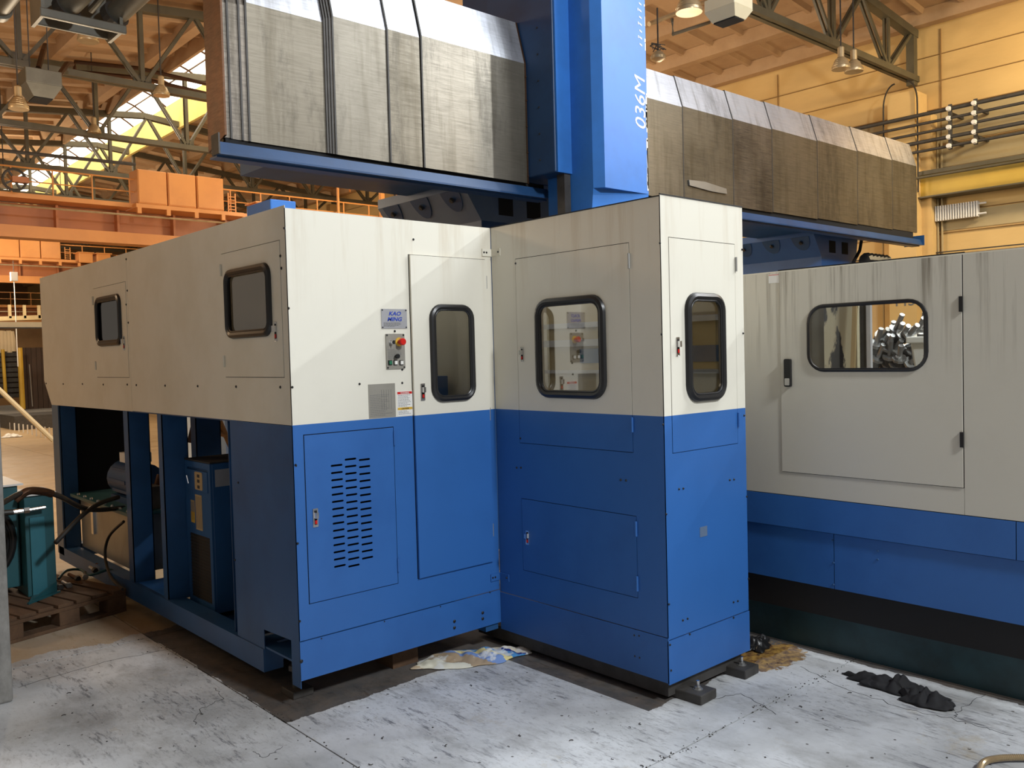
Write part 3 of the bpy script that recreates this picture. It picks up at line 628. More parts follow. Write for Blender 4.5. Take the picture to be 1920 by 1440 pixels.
c3 = crane(34, 3.1, 1.0, 13.6, .9, 'farthest and lowest orange crane girder at the left', 7.2, 0, cab=False)
pb = thing('pendant_control', 'pale pendant control box hanging on a thin wire from the second crane', 'control box', P(26, 518, 'y', 24)); q = P(26, 518, 'y', 24)
part('box', MB().box(q.x - .08, q.x + .08, q.y - .05, q.y + .05, q.z - .12, q.z + .1), 'label_white', pb, bevel=.01); part('wire', MB().tube([q, q + Vector((0, 0, -2.2))], .012, 5), 'label_white', pb); part('wire', MB().tube([q, (q.x, q.y, 4.2)], .008, 5), 'castiron', pb)
# ================================================================== FAR LEFT OF THE HALL
x0 = P(-60, 610, 'y', 22).x; x1 = 9.0
q = P(0, 610, 'y', 22); ft = thing('beige_beam', 'long beige beam across the hall above the dark screens', 'beam', (4, 22, 2.5)); part('beam_web', MB().box(x0, x1, 22, 22.1, 2.50, 2.62), 'beige', ft); part('beam_edge', MB().box(x0, x1, 21.95, 22.0, 2.47, 2.5), 'castiron', ft)
tw = struct('wall_left', MB().box(-5.8, 13.9, 37.5, 37.7, -.1, 3.4), 'tanwall')
gb = thing('office_roof', 'pale yellow-green sloping roof edge above the beige beam', 'roof', (5, 26, 3)); part('roof_sheet', MB().hexa([(3.5, 26, 2.75), (12, 26, 3.1), (12, 26.4, 3.1), (3.5, 26.4, 2.75), (3.5, 26, 2.85), (12, 26, 3.25), (12, 26.4, 3.25), (3.5, 26.4, 2.85)]), 'wall_g', gb)
for k in range(5): part('roof_post', MB().box(5.6 + k * .35, 5.66 + k * .35, 26, 26.1, 2.9, 3.25), 'wall_g', gb)
cu_ = thing('curtain', 'cream curtain of hanging strips above the left dark screen', 'curtain', P(14, 620, 'y', 31)); 
for k in range(6):
    a, b = P(-8 + k * 6, 620 + (k % 2), 'y', 31), P(-10 + k * 7, 662 - 3 * (k % 2), 'y', 31)
    part('curtain_fold', MB().tube([a, (a + b) / 2, b], [.07, .10, .08], 8), 'curtain', cu_, smooth=True)
def pole(a, b, r, y, label, mat='yellow'): solo('yellow_pole', MB().tube([P(*a, 'y', y), P(*b, 'y', y)], r, 8), mat, label, 'pole')
gy = P(40, 765, 'z', 0).y
sc1 = thing('dark_screen', 'dark brown ribbed screen left of the yellow upright', 'screen', P(15, 740, 'y', 31))
a, b = P(-30, 660, 'y', 31), P(36, 745, 'y', 31)
part('frame', MB().box(a.x, b.x, 31, 31.06, b.z, a.z), 'brown', sc1)
for k in range(9): z = b.z + (a.z - b.z) * (k + .5) / 9; part('slat', MB().box(a.x, b.x, 30.92, 31.0, z - .07, z + .05), 'castiron', sc1)
sc2 = thing('dark_screen', 'tall dark brown screen right of the yellow upright', 'screen', P(60, 765, 'y', 30))
a, b = P(39, 652, 'y', 30), P(110, 764, 'y', 30)
for k in range(7): u = a.x + (b.x - a.x) * k / 7; part('panel', MB().box(u, u + (b.x - a.x) / 7 - .01, 30, 30.06, b.z, a.z), 'brown', sc2)
part('foot', MB().box(a.x + .05, a.x + .8, 29.5, 30.1, b.z - .06, b.z), 'brown', sc2)
pole((5, 655), (11, 745), .05, 30.5, 'thin yellow upright pole at the far left before the ribbed screen'); pole((37, 652), (43, 767), .075, 29.4, 'thicker yellow upright pole at the left edge of the tall dark screen')
pole((-4, 728), (100, 826), .03, 12.5, 'pale slanting pole crossing in front of the low concrete block', 'beige')
solo('steel_rod', MB().tube([P(55, 683, 'y', 29.3), P(61, 762, 'y', 29.2)], .014, 5), 'steel', 'thin grey rod leaning on the tall dark screen', 'rod')
blk = thing('foundation_block', 'low concrete foundation with a dark raised slab at the far left', 'foundation', (4, 17, .3))
a, b = P(-20, 770, 'y', 27), P(110, 800, 'y', 27); zt = .30; part('plinth', MB().box(a.x - 1.5, b.x + 1.6, 27, 34, 0, zt), 'concrete', blk)
a, b = P(27, 782, 'y', 25), P(115, 782, 'y', 25); part('raised_slab', MB().box(a.x, b.x + .5, 25, 26.6, 0, P(40, 780, 'y', 25).z), 'castiron', blk)
bt = thing('anchor_bolts', 'row of pale upright anchor bolts in front of the low foundation', 'bolts', P(50, 815, 'z', 0))
for k in range(12):
    f = P(3 + 8.2 * k, 801 + 2.1 * k, 'z', 0); part('bolt', MB().tube([f, f + Vector((0, 0, .16 + .01 * k))], .016, 6), 'label_white', bt)
def crumple(name, c, rx, ry, h, mat, label, cat, seed=1, nu=46, nv=26, rot=0, folds=9, outline=None, ragged=.18):
    rr = random.Random(seed); mb = MB(); ph = [rr.uniform(0, 6.3) for _ in range(12)]; c = Vector(c)
    n = mathutils.noise
    for i in range(nu + 1):
        for j in range(nv + 1):
            u = -1 + 2 * i / nu; v = -1 + 2 * j / nv
            a = u * math.sqrt(1 - v * v / 2); b = v * math.sqrt(1 - u * u / 2)
            e = 1 + ragged * n.noise(Vector((a * 2.2 + seed, b * 2.2, 0)))
            x = a * rx * e; y = b * ry * e
            rad = math.hypot(a, b); fall = max(0, 1 - rad ** 3)
            z = abs(n.noise(Vector((x * folds + seed, y * folds * .6, 1.3)))) * 1.5 + .5 * abs(n.noise(Vector((x * folds * 2.4, y * folds * 2.4, seed))))
            z = h * (.12 + z * fall + .25 * fall)
            xr = x * math.cos(rot) - y * math.sin(rot); yr = x * math.sin(rot) + y * math.cos(rot)
            mb.v.append((c.x + xr, c.y + yr, c.z + z))
    for i in range(nu):
        for j in range(nv):
            a = i * (nv + 1) + j; mb.f.append((a, a + nv + 1, a + nv + 2, a + 1))
    o = solo(name, mb, mat, label, cat, org=tuple(c), smooth=True); s = o.modifiers.new('solid', 'SOLIDIFY'); s.thickness = .002
    return o
crumple('white_rag', P(22, 820, 'z', 0.0), .22, .15, .09, 'label_white', 'small white rag on the brown floor at the far left', 'rag', 3, 20, 14)
# foreground concrete column at the left frame edge
e = P(21, 1310, 'z', 0)
solo('concrete_column', MB().box(e.x - .5, e.x, e.y - .05, e.y + .4, 0, 4.2), 'concrete', 'rough grey concrete column cut by the left edge of the picture', 'column', org=(e.x, e.y, 0), bevel=.012)
# ================================================================== ENCLOSURE A (long cabinet, left)
AX, AY, AT = 1.92, 3.663, 2.318
A = thing('long_machine_enclosure', 'long cream over blue machine enclosure with open service bay on the left', 'machine enclosure', (AX, AY, 0))
pF, pL = ('y', AY), ('x', AX); mF, mL = mapF(AY), mapL(AX)
AR = 3.150
r_t = R2(pF, (765, 478), (923, 1050)); r_t = (2.600, .488, 3.102, 2.141)
r_v = (1.979, .488, 2.473, 1.274)
part('front_panel', sheet(mF, rect(AX, .322, AR, AT), [rect(*grow(r_t, .004)), rect(*grow(r_v, .004))]), 'twotone', A)
part('kick_panel', sheet(mF, rect(AX, .137, AR, .318), d0=-.004), 'blue', A)
# tall door with window
w_t = grow(R2(pF, (803, 573), (886, 747)), -.008)
dt = part('tall_door', sheet(mF, rect(*r_t), [rrect(*w_t, .06)], d0=-.014, d1=-.001), 'twotone', A)
mD = mapF(AY - .014)
window(dt, mD, w_t, .06)
latch(dt, mD, 2.652, 1.443); hinge(dt, mF, 3.106, 2.02); hinge(dt, mF, 3.106, 1.30); hinge(dt, mF, 3.106, .66)
# vent door
slots = []
for cx_, n_, z0_ in ((2.145, 15, 1.118), (2.222, 16, 1.140), (2.300, 15, 1.118)):
    for k in range(n_):
        z = z0_ - k * .0345 + (.012 if cx_ > 2.25 else 0) ; slots.append(rrect(cx_ - .032, z - .0048, cx_ + .032, z + .0048, .0045, 3))
dv = part('louvred_door', sheet(mF, rect(*r_v), slots, d0=-.002, d1=.001), 'blue', A)
part('backing_plate', sheet(mF, rect(*r_v), d0=.03, d1=.032), 'blackmatt', dv)
latch(dv, mapF(AY - .002), 2.022, .885); hinge(dv, mF, 2.477, 1.22, mat='blue'); hinge(dv, mF, 2.477, .58, mat='blue')
# nameplate, control panel, chart, warning sticker
r = R2(pF, (714, 579), (763, 616)); npn = part('nameplate', sheet(mF, rect(*r), d0=-.003, d1=0), 'alu', A)
uc = (r[0] + r[2]) / 2
text('maker_name', 'KAO', .027, (uc + .002, AY - .0035, r[3] - .032), (1, 0, 0), (0, 0, 1), 'inkblue', npn, shear=.25, align='CENTER', bold=.0007, sx=1.25)
text('maker_name', 'MING', .027, (uc, AY - .0035, r[3] - .060), (1, 0, 0), (0, 0, 1), 'inkblue', npn, shear=.25, align='CENTER', bold=.0007, sx=1.25)
def textlines(parent, r, mp_y, n, mat='inkgrey', frac=(.5, .95)):
    mb = MB()
    for k in range(n):
        z = r[3] - (r[3] - r[1]) * (k + .5) / n; u = r[0]; e = r[0] + (r[2] - r[0]) * R.uniform(*frac)
        while u < e:
            w = R.uniform(.004, .014); mb.v += []; mb.box(u, min(u + w, e), mp_y - .0008, mp_y, z - .0011, z + .0011); u += w + .003
    return part('print_lines', mb, mat, parent)
textlines(npn, (r[0] + .012, r[1] + .008, r[2] - .01, r[3] - .066), AY - .003, 5)
for u in (r[0] + .006, r[2] - .006):
    for z in (r[1] + .006, r[3] - .006): part('rivet', MB().lathe((u, AY - .003, z), (0, -1, 0), [(.004, 0), (.003, .003)], 8), 'black', npn)
r = R2(pF, (722, 626), (759, 691)); cp = part('control_panel', sheet(mF, rrect(*r, .004, 3), d0=-.006, d1=0), 'greyplate', A, 'dirty grey panel with knobs and buttons')
def knob(px, py, rad, h, mat, name, collar=None):
    p = P(px, py, 'y', AY - .006)
    if collar: part('collar', MB().lathe(p, (0, -1, 0), [(rad * 1.25, 0), (rad * 1.25, .004)], 16), collar, cp)
    return part(name, MB().lathe(p, (0, -1, 0), [(rad * .6, 0), (rad * .6, h * .5), (rad, h * .55), (rad, h * .9), (rad * .8, h)], 16), mat, cp, smooth=True)
k1 = knob(733, 642, .009, .022, 'chrome', 'key_switch', 'chrome'); part('key_handle', MB().box(*(lambda p: (p.x - .003, p.x + .003, p.y - .032, p.y - .02, p.z - .009, p.z + .009))(P(733, 642, 'y', AY - .006))), 'black', k1)
knob(748, 641, .018, .042, 'red', 'emergency_stop', 'yellow')
k2 = knob(742, 668, .012, .024, 'black', 'selector_knob')
for px, m_ in ((731, 'green'), (741, 'white'), (752, 'white')):
    p = P(px, 680, 'y', AY - .006); bz = part('button_bezel', MB().box(p.x - .011, p.x + .011, p.y - .004, p.y, p.z - .012, p.z + .012), 'black', cp); part('push_button', MB().box(p.x - .008, p.x + .008, p.y - .010, p.y - .004, p.z - .009, p.z + .009), m_, bz, bevel=.001)
textlines(cp, (r[0] + .01, r[1] + .05, r[2] - .012, r[3] - .075), AY - .006, 8, frac=(.3, .9))
for u in (r[0] + .007, r[2] - .007):
    for z in (r[1] + .007, r[3] - .007): part('screw', MB().lathe((u, AY - .006, z), (0, -1, 0), [(.005, 0), (.003, .004)], 8), 'black', cp)
r = R2(pF, (690, 721), (742, 781)); ch = part('chart_plate', sheet(mF, rect(*r), d0=-.002, d1=0), 'greyplate', A)
textlines(ch, (r[0] + .008, r[1] + .008, r[2] - .01, r[3] - .05), AY - .002, 13, frac=(.45, .97))
mb = MB()
for k in range(5): u = r[0] + .075 + k * .014; mb.box(u, u + .001, AY - .0028, AY - .002, r[1] + .04, r[3] - .03)
part('table_rules', mb, 'inkgrey', ch)
def sticker(parent, r, y, head='CAUTION', foot=True, mp=mapF, flip=False):
    m0 = mp(y); s = part('warning_sticker', sheet(m0, rect(*r), d0=-.001, d1=0), 'label_white', parent); h = r[3] - r[1]
    part('red_header', sheet(m0, rect(r[0] + .002, r[3] - h * .12, r[2] - .002, r[3] - .003), d0=-.0016, d1=-.001), 'red', s)
    if foot: part('yellow_header', sheet(m0, rect(r[0] + .002, r[1] + h * .24, r[2] - .002, r[1] + h * .34), d0=-.0016, d1=-.001), 'yellow', s)
    return s
r = R2(pF, (744, 734), (774, 778)); s = sticker(A, r, AY); h = r[3] - r[1]
text('header_word', 'WARNING', .011, ((r[0] + r[2]) / 2, AY - .0022, r[3] - h * .105), (1, 0, 0), (0, 0, 1), 'label_white', s, align='CENTER')
text('header_word', 'CAUTION', .010, ((r[0] + r[2]) / 2, AY - .0022, r[1] + h * .26), (1, 0, 0), (0, 0, 1), 'ink', s, align='CENTER')
textlines(s, (r[0] + .006, r[1] + h * .36, r[2] - .006, r[3] - h * .14), AY - .001, 9, frac=(.6, .98)); textlines(s, (r[0] + .006, r[1] + .006, r[2] - .006, r[1] + h * .22), AY - .001, 3, frac=(.6, .98))
screws(A, pF, [(775, 449), (740, 621), (754, 693), (674, 720), (754, 718), (533, 428), (541, 578), (548, 726), (554, 872), (558, 1019), (562, 1165), (602, 1197), (720, 1165), (825, 1137), (918, 1111)])
screws(A, ('y', AY - .004), [(852, 1165), (852, 1177), (905, 1149), (905, 1160), (565, 1240)], r=.009)
# hinge tie straps between the two enclosures
for z in (2.182, .395):
    st = thing('tie_strap', 'small %s bolted strap joining the two enclosures at their inner corner' % ('cream upper' if z > 1 else 'blue lower'), 'strap', (3.13, AY, z))
    m_ = 'cream' if z > 1 else 'blue'
    part('front_leaf', MB().box(3.085, 3.150, AY - .006, AY - .0, z - .02, z + .02), m_, st); part('side_leaf', MB().box(3.1485, 3.154, 3.585, AY - .005, z - .02, z + .02), m_, st)
    for u in (3.097, 3.115): part('bolt', MB().lathe((u, AY - .006, z), (0, -1, 0), [(.006, 0), (.003, .005)], 8), 'black', st)
    part('bolt', MB().lathe((3.1485, 3.60, z), (-1, 0, 0), [(.006, 0), (.003, .005)], 8), 'black', st)
# left side, upper cream panels
Y1, Y2 = 5.783, 7.835
r1 = (3.720, 1.547, 4.356, 2.176); r2 = (5.812, 1.540, 6.470, 2.150)
sp1 = sheet(mL, rect(AY, 1.325, Y1 - .0015, 2.33), [rect(*grow(r1, .003))])
part('side_panel', sp1, 'cream', A)
part('side_panel', sheet(mL, [(Y1 + .0015, 1.322), (7.65, 1.315), (Y2, 1.505), (Y2, 2.336), (Y1 + .0015, 2.33)], [rect(*grow(r2, .003))]), 'cream', A)
for rr_, wr_ in ((r1, R2(pL, (425, 512), (510, 625))), (r2, R2(pL, (182, 562), (229, 643)))):
    wr_ = grow(wr_, -.004)
    ds = part('hatch_door', sheet(mL, rect(*rr_), [rrect(*wr_, .05)], d0=-.002, d1=.001), 'cream', A); window(ds, mL, wr_, .05, 'glass_dark', .018)
    latch(ds, mL, (wr_[0] + rr_[0]) / 2 + .006, 1.76, .09, .022); hinge(ds, mL, rr_[2] + .004, rr_[3] - .08, .06, 'cream'); hinge(ds, mL, rr_[2] + .004, rr_[1] + .08, .06, 'cream')
screws(A, pL, [(87, 719), (119, 720), (155, 720), (194, 721), (239, 721), (256, 722), (310, 723), (371, 724), (443, 725), (526, 726), (237, 486), (239, 545), (237, 571), (241, 605), (526, 480), (528, 503)], r=.007)
# roof, back and inner walls
part('roof_sheet', MB().box(AX + .003, 3.15, 4.59, Y2, AT - .012, AT - .006), 'cream', A)
part('rear_wall', MB().box(AX + .003, 3.15, Y2 - .003, Y2, 1.5, AT), 'cream', A)
part('inner_wall', MB().box(3.143, 3.149, AY + .003, Y2, .32, AT - .012), 'cream', A) if False else None
part('inner_wall', MB().box(3.143, 3.149, AY + .003, 4.58, .32, AT - .012), 'cream', A); part('inner_wall', MB().box(3.143, 3.149, 4.6, Y2, 1.33, AT - .012), 'tanwall', A)
part('mezzanine_floor', MB().box(AX + .004, 3.14, 4.32, 7.65, 1.318, 1.324), 'darkblue', A)
part('partition', MB().box(AX + .004, 3.14, 4.58, 4.586, 1.33, AT - .012), 'cream', A); part('partition', MB().box(AX + .02, 3.14, 4.40, 4.406, .15, 1.318), 'darkblue', A)
part('pipe_column', MB().tube([(2.80, 4.2, .4), (2.80, 4.2, 1.82)], .055, 14).tube([(2.80, 4.2, 1.82), (2.80, 4.2, 1.86)], .058, 14), 'blue', A, 'blue round column inside behind the tall window', smooth=True)
jb = part('junction_box', MB().box(2.86, 3.09, 4.0, 4.15, 1.28, 1.51), 'blue', A, 'blue junction box behind the tall window', bevel=.004)
part('warning_triangle', MB().prism([(2.915, 3.998, 1.33), (3.015, 3.998, 1.33), (2.965, 3.998, 1.42)], (0, -.002, 0)), 'yellow', jb)
part('lightning_mark', MB().prism([(2.972, 3.9955, 1.405), (2.956, 3.9955, 1.37), (2.968, 3.9955, 1.373), (2.960, 3.9955, 1.338), (2.980, 3.9955, 1.38), (2.967, 3.9955, 1.378)], (0, -.001, 0)), 'ink', jb)
# lower side panel with foot opening
part('corner_skirt', sheet(mL, [(AY, .10), (3.745, .10), (3.745, .31), (4.025, .30), (4.025, .17), (4.33, .205), (4.33, 1.322), (AY, 1.322)]), 'blue2', A)
screws(A, pL, [(447, 905), (441, 1050), (445, 1193), (556, 873)], r=.006)
# base frame
part('base_rail', MB().box(AX - .005, AX + .10, 4.03, 6.05, .085, .20), 'blue2', A); part('base_rail', MB().box(AX + .0, AX + .10, 6.05, 7.62, .085, .19), 'blue2', A)
part('base_rail', MB().box(3.05, 3.14, AY + .01, 7.62, .10, .22), 'blue2', A)
for y in (4.1, 5.75, 7.5): part('cross_member', MB().box(AX + .1, 3.05, y, y + .12, .10, .20), 'blue2', A)
part('deck_plate', MB().box(AX + .02, 3.05, 5.42, 5.85, .195, .203), 'bright_blue', A); part('deck_plate', MB().box(AX + .1, 3.05, 4.22, 5.42, .12, .128), 'darkblue', A)
# posts
def post(x, y, w, d, z0=.19, z1=1.318, m_='blue2', l=None):
    o = part('post', MB().box(x, x + w, y, y + .006, z0, z1).box(x, x + .006, y, y + d, z0, z1).box(x + w - .006, x + w, y, y + d, z0, z1), m_, A); return o
post(1.925, 5.89, .135, .09); post(1.925, 5.30, .155, .07); post(2.42, 6.02, .18, .09); post(3.0, 5.2, .12, .09)
post(1.925, 7.46, .12, .14, .12)
part('rear_skirt', MB().box(AX, AX + .004, 7.48, 7.65, .13, 1.315), 'greyblue', A)
part('bay_screen', MB().box(2.0, 2.47, 7.60, 7.63, .45, 1.31), 'blackmatt', A, 'black panel at the back of the service bay')
# levelling foot in the skirt opening
lf = thing('levelling_foot', 'dark levelling screw foot in the front skirt opening of the long enclosure', 'machine foot', (1.99, 3.88, 0))
part('foot_block', MB().box(1.95, 2.06, 3.80, 3.92, .0, .035), 'castiron', lf, bevel=.004); part('screw', MB().tube([(2.0, 3.86, .035), (2.0, 3.86, .205)], .02, 12), 'castiron', lf)
part('nut', MB().lathe((2.0, 3.86, .12), (0, 0, 1), [(.036, 0), (.036, .025)], 6), 'castiron', lf); part('nut', MB().lathe((2.0, 3.86, .17), (0, 0, 1), [(.034, 0), (.03, .02)], 6), 'castiron', lf)
part('bracket', MB().box(1.925, 2.10, 3.75, 4.03, .205, .215), 'blue2', A)
solo('wooden_block', MB().box(2.52, 2.68, 3.80, 3.98, 0, .137), 'wood', 'rough wooden block under the front kick panel of the long enclosure', 'block', org=(2.6, 3.9, 0))
solo('cable_box', MB().box(P(507, 385, 'y', 5.0).x, P(555, 385, 'y', 5.0).x, 5.0, 5.33, AT - .006, P(530, 375, 'y', 5.0).z), 'bright_blue', 'bright blue box standing on the roof of the long enclosure', 'box', org=(2.6, 5.1, AT), bevel=.006)
# ------------------------------------------------------------------ chiller in the bay
C_ = thing('oil_chiller', 'blue oil chiller with black grille standing in the service bay', 'chiller', (2.05, 4.92, .15))
cx0, cx1, cy0, cy1, cz0, cz1 = 2.05, 2.5, 4.92, 5.29, .16, 1.045
cm = mapL(cx0)
part('case', MB().box(cx0 + .012, cx1, cy0, cy1, cz0, cz1 - .008), 'blue2', C_, bevel=.004); part('top_lid', MB().box(cx0, cx1, cy0 - .004, cy1 + .004, cz1 - .008, cz1), 'dark', C_)
fr = part('front_frame', sheet(cm, rect(cy0, cz0, cy1, cz1 - .01), [rect(cy0 + .035, .21, cy1 - .035, .60), rect(cy0 + .03, .862, cy1 - .03, 1.0)], d0=0, d1=.012), 'blue2', C_)
part('grille', sheet(cm, rect(cy0 + .035, .21, cy1 - .035, .60), d0=.008, d1=.012), 'darkgrate', C_)
mb = MB()
for k in range(20): mb.box(cx0 + .004, cx0 + .008, cy0 + .035, cy1 - .035, .215 + k * .0193, .215 + k * .0193 + .004)
part('grille_fins', mb, 'dark', C_, kind='stuff')
pn = part('display_panel', sheet(cm, rect(cy0 + .032, .864, cy1 - .032, .985), d0=-.004, d1=.01), 'blue2', C_); part('display_sticker', sheet(cm, rrect(5.02, .872, 5.13, .978, .01, 3), d0=-.006, d1=-.004), 'label_tan', pn)
for z in (.955, .925, .890): part('display_window', sheet(cm, rect(5.06, z - .009, 5.09, z + .009), d0=-.008, d1=-.006), 'ink', pn)
part('toggle', MB().tube([cm(5.215, .95, -.02), cm(5.215, .90, -.01)], .005, 6), 'chrome', pn)
for r_, m_ in (((5.05, .63, 5.145, .84), 'label_tan'), ((5.16, .67, 5.215, .80), 'label_tan')):
    s = part('notice_sticker', sheet(cm, rect(*r_), d0=-.0015, d1=0), m_, C_)
    mb = MB()
    for k in range(9): u = r_[0] + .006 + (r_[2] - r_[0] - .012) * k / 8; mb.box(cx0 - .0022, cx0 - .0015, u, u + .0015, r_[1] + .01, r_[3] - .01)
    part('print_lines', mb, 'inkgrey', s)
part('yellow_sticker', sheet(cm, rect(5.16, .665, 5.215, .73), d0=-.0022, d1=-.0016), 'yellow', C_)
cs = mapF(cy0)
part('data_plate', sheet(cs, rect(2.08, .90, 2.22, 1.0), d0=-.002, d1=0), 'alu', C_); part('data_plate', sheet(cs, rect(2.22, .965, 2.30, 1.0), d0=-.002, d1=0), 'greyplate', C_); part('yellow_sticker', sheet(cs, rect(2.2, .72, 2.32, .79), d0=-.002, d1=0), 'yellow', C_)
for u in (2.08, 2.42):
    for y in (4.96, 5.25): part('foot', MB().lathe((u, y, .128), (0, 0, 1), [(.02, 0), (.02, .032)], 10), 'black', C_)
# hydraulic tank
T = thing('hydraulic_tank', 'grey hydraulic tank with teal lid in the rear of the service bay', 'tank', (2.0, 6.3, .2))
part('tank_body', MB().box(2.02, 2.38, 6.1, 7.35, .205, .60), 'greysteel', T, bevel=.006); part('lid', MB().box(1.96, 2.40, 6.05, 7.40, .60, .625), 'teal', T, bevel=.003)
for k in range(8): part('lid_bolt', MB().lathe((1.985, 6.15 + k * .16, .625), (0, 0, 1), [(.012, 0), (.008, .012)], 6), 'steel', T)
part('level_gauge', MB().box(2.005, 2.02, 7.0, 7.05, .35, .56), 'chrome', T)
mo = part('motor', MB().tube([(2.2, 6.4, .78), (2.2, 6.85, .78)], .13, 18), 'darkblue', T, 'dark blue pump motor', smooth=True)
for k in range(10):
    t = k * math.pi / 5; part('cooling_fin', MB().box(2.2 + .13 * math.cos(t) - .004, 2.2 + .13 * math.cos(t) + .004, 6.45, 6.8, .78 + .13 * math.sin(t) - .012, .78 + .13 * math.sin(t) + .012), 'darkblue', mo)
part('terminal_box', MB().box(2.12, 2.28, 6.5, 6.7, .91, .98), 'label_white', mo); part('motor_foot', MB().box(2.08, 2.32, 6.45, 6.8, .625, .67), 'darkblue', mo)
part('valve_block', MB().box(2.06, 2.2, 6.1, 6.3, .625, .78), 'castiron', T, bevel=.004)
for k in range(4): part('fitting', MB().tube([(2.02 + .03 * k, 6.12 + .06 * k, .625), (2.0 + .03 * k, 6.12 + .06 * k, .70)], .016, 8), 'chrome', T)
v = thing('pump_unit', 'dark pump and valve cluster between the bay posts', 'pump', (2.6, 5.6, .2)); part('pump_case', MB().box(2.45, 2.9, 5.5, 5.75, .2, .58), 'darkblue', v); part('pump_lid', MB().box(2.42, 2.93, 5.47, 5.78, .58, .60), 'greyblue', v)
part('pump_motor', MB().tube([(2.7, 5.62, .60), (2.7, 5.62, .85)], .10, 16), 'darkblue', v, smooth=True); part('fan_cowl', MB().lathe((2.7, 5.62, .85), (0, 0, 1), [(.105, 0), (.1, .05), (.06, .06)], 16), 'dark', v)
for k in range(5): part('fitting', MB().tube([(2.47 + .05 * k, 5.50, .60), (2.47 + .05 * k, 5.50, .66)], .014, 8), 'chrome', v)
def hose(pts, r, label, mat='cable', n=9, mid=None):
    # smooth through points
    pts = [Vector(p) for p in pts]; out = []
    for i in range(len(pts) - 1):
        p0 = pts[max(i - 1, 0)]; p1 = pts[i]; p2 = pts[i + 1]; p3 = pts[min(i + 2, len(pts) - 1)]
        for k in range(7):
            t = k / 7; out.append(.5 * ((2 * p1) + (p2 - p0) * t + (2 * p0 - 5 * p1 + 4 * p2 - p3) * t * t + (3 * p1 - p0 - 3 * p2 + p3) * t ** 3))
    out.append(pts[-1]); return solo('hose', MB().tube(out, r, n), mat, label, 'hose', smooth=True)
hose([P(5, 943, 'y', 5.6), P(50, 922, 'y', 5.7), P(105, 928, 'y', 5.8), P(165, 955, 'y', 6.1), P(232, 952, 'y', 6.4)], .016, 'thick black hose arching from the teal cooler to the hydraulic tank')
hose([P(28, 938, 'y', 5.69), P(52, 921, 'y', 5.69), P(82, 922, 'y', 5.75), P(97, 926, 'y', 5.78)], .024, 'frayed brown sleeve around the arching black hose', 'coverbrown')
hose([P(104, 1018, 'y', 5.9), P(150, 970, 'y', 6.0), P(185, 945, 'y', 6.1), P(222, 932, 'y', 6.2)], .015, 'black hose rising diagonally behind the teal cooler')
hose([P(232, 978, 'x', 1.97), P(205, 1005, 'x', 1.95), P(197, 1040, 'x', 1.93), P(207, 1080, 'x', 1.91), P(230, 1105, 'x', 1.87)], .010, 'thin black cable looping down in front of the grey tank')
hose([P(278, 945, 'y', 6.3), P(292, 915, 'y', 6.3), P(300, 890, 'y', 6.3)], .022, 'grey-brown hose standing between the bay posts', 'coverbrown')
hose([P(355, 830, 'y', 7.0), P(362, 800, 'y', 7.0), P(366, 785, 'y', 7.0)], .02, 'short brown hose seen above the chiller', 'coverbrown')
# things seen through the bay
solo('cream_post', MB().box(3.50, 3.66, 9.0, 9.1, 0, 2.3), 'cream', 'cream upright post seen through the service bay between the blue posts', 'post', org=(3.6, 9, 0))
og = thing('orange_frame', 'orange tubular frame seen through the bay above the chiller', 'frame', P(430, 830, 'y', 6.4))
for a, b in (((405, 810), (445, 822)), ((412, 790), (438, 850)), ((445, 800), (430, 822))): part('tube', MB().tube([P(*a, 'y', 6.6), P(*b, 'y', 6.6)], .022, 8), 'orange', og)
solo('far_blue_cabinet', MB().box(4.2, 6.2, 9.6, 9.9, 0, 1.55), 'greyblue', 'pale blue cabinet seen far through the service bay', 'cabinet', org=(4.8, 9.6, 0))
# ------------------------------------------------------------------ pallet with teal cooler
PR = .27
def rotp(p, c, a): x, y = p[0] - c[0], p[1] - c[1]; return (c[0] + x * math.cos(a) - y * math.sin(a), c[1] + x * math.sin(a) + y * math.cos(a), p[2])
pc = (1.895, 5.975)
pal = thing('wooden_pallet', 'weathered wooden pallet lying beside the open service bay', 'pallet', (1.5, 6.4, 0))
def pbox(name, x0, x1, y0, y1, z0, z1, mat='wood'):
    mb = MB().box(pc[0] + x0, pc[0] + x1, pc[1] + y0, pc[1] + y1, z0, z1); mb.v = [rotp(v_, pc, PR) for v_ in mb.v]; return part(name, mb, mat, pal, bevel=.003)
for k in range(7): pbox('deck_board', -.80 + .118 * k + R.uniform(-.008, .008), -.80 + .118 * k + .095, .0 + R.uniform(0, .03), 1.18, .130, .152)
for y in (.0, .54, 1.08): pbox('stringer_board', -.82, 0, y, y + .1, .108, .130)
for x in (-.80, -.45, -.13):
    for y in (.0, .54, 1.08): pbox('block', x, x + .13, y, y + .1, .022, .108)
for y in (.0, .54, 1.08): pbox('base_board', -.82, 0, y, y + .1, 0, .022)
K = thing('oil_cooler', 'teal oil cooler with upright column standing on the wooden pallet', 'oil cooler', (1.5, 6.3, .152))
tz = .152
e0 = P(45, 1125, 'z', tz); e1 = P(107, 1100, 'z', tz)
part('column', MB().box(1.375, 1.545, 6.22, 6.50, tz, .80), 'teal', K, bevel=.004); part('face_plate', MB().box(1.40, 1.485, 6.205, 6.22, tz, .66), paint('bright_teal_paint', S(44, 108, 122), S(34, 80, 88), .3), K)
part('column_cap', MB().box(1.36, 1.56, 6.2, 6.52, .80, .812), 'label_white', K, 'pale cap plate')
part('foot_gusset', MB().prism([(1.33, 6.05, tz), (1.545, 6.22, tz), (1.545, 6.22, tz + .07)], (0, .02, 0)).prism([(1.33, 6.02, tz + .0), (1.56, 6.2, tz), (1.4, 6.22, tz)], (0, 0, .012)), 'teal', K)
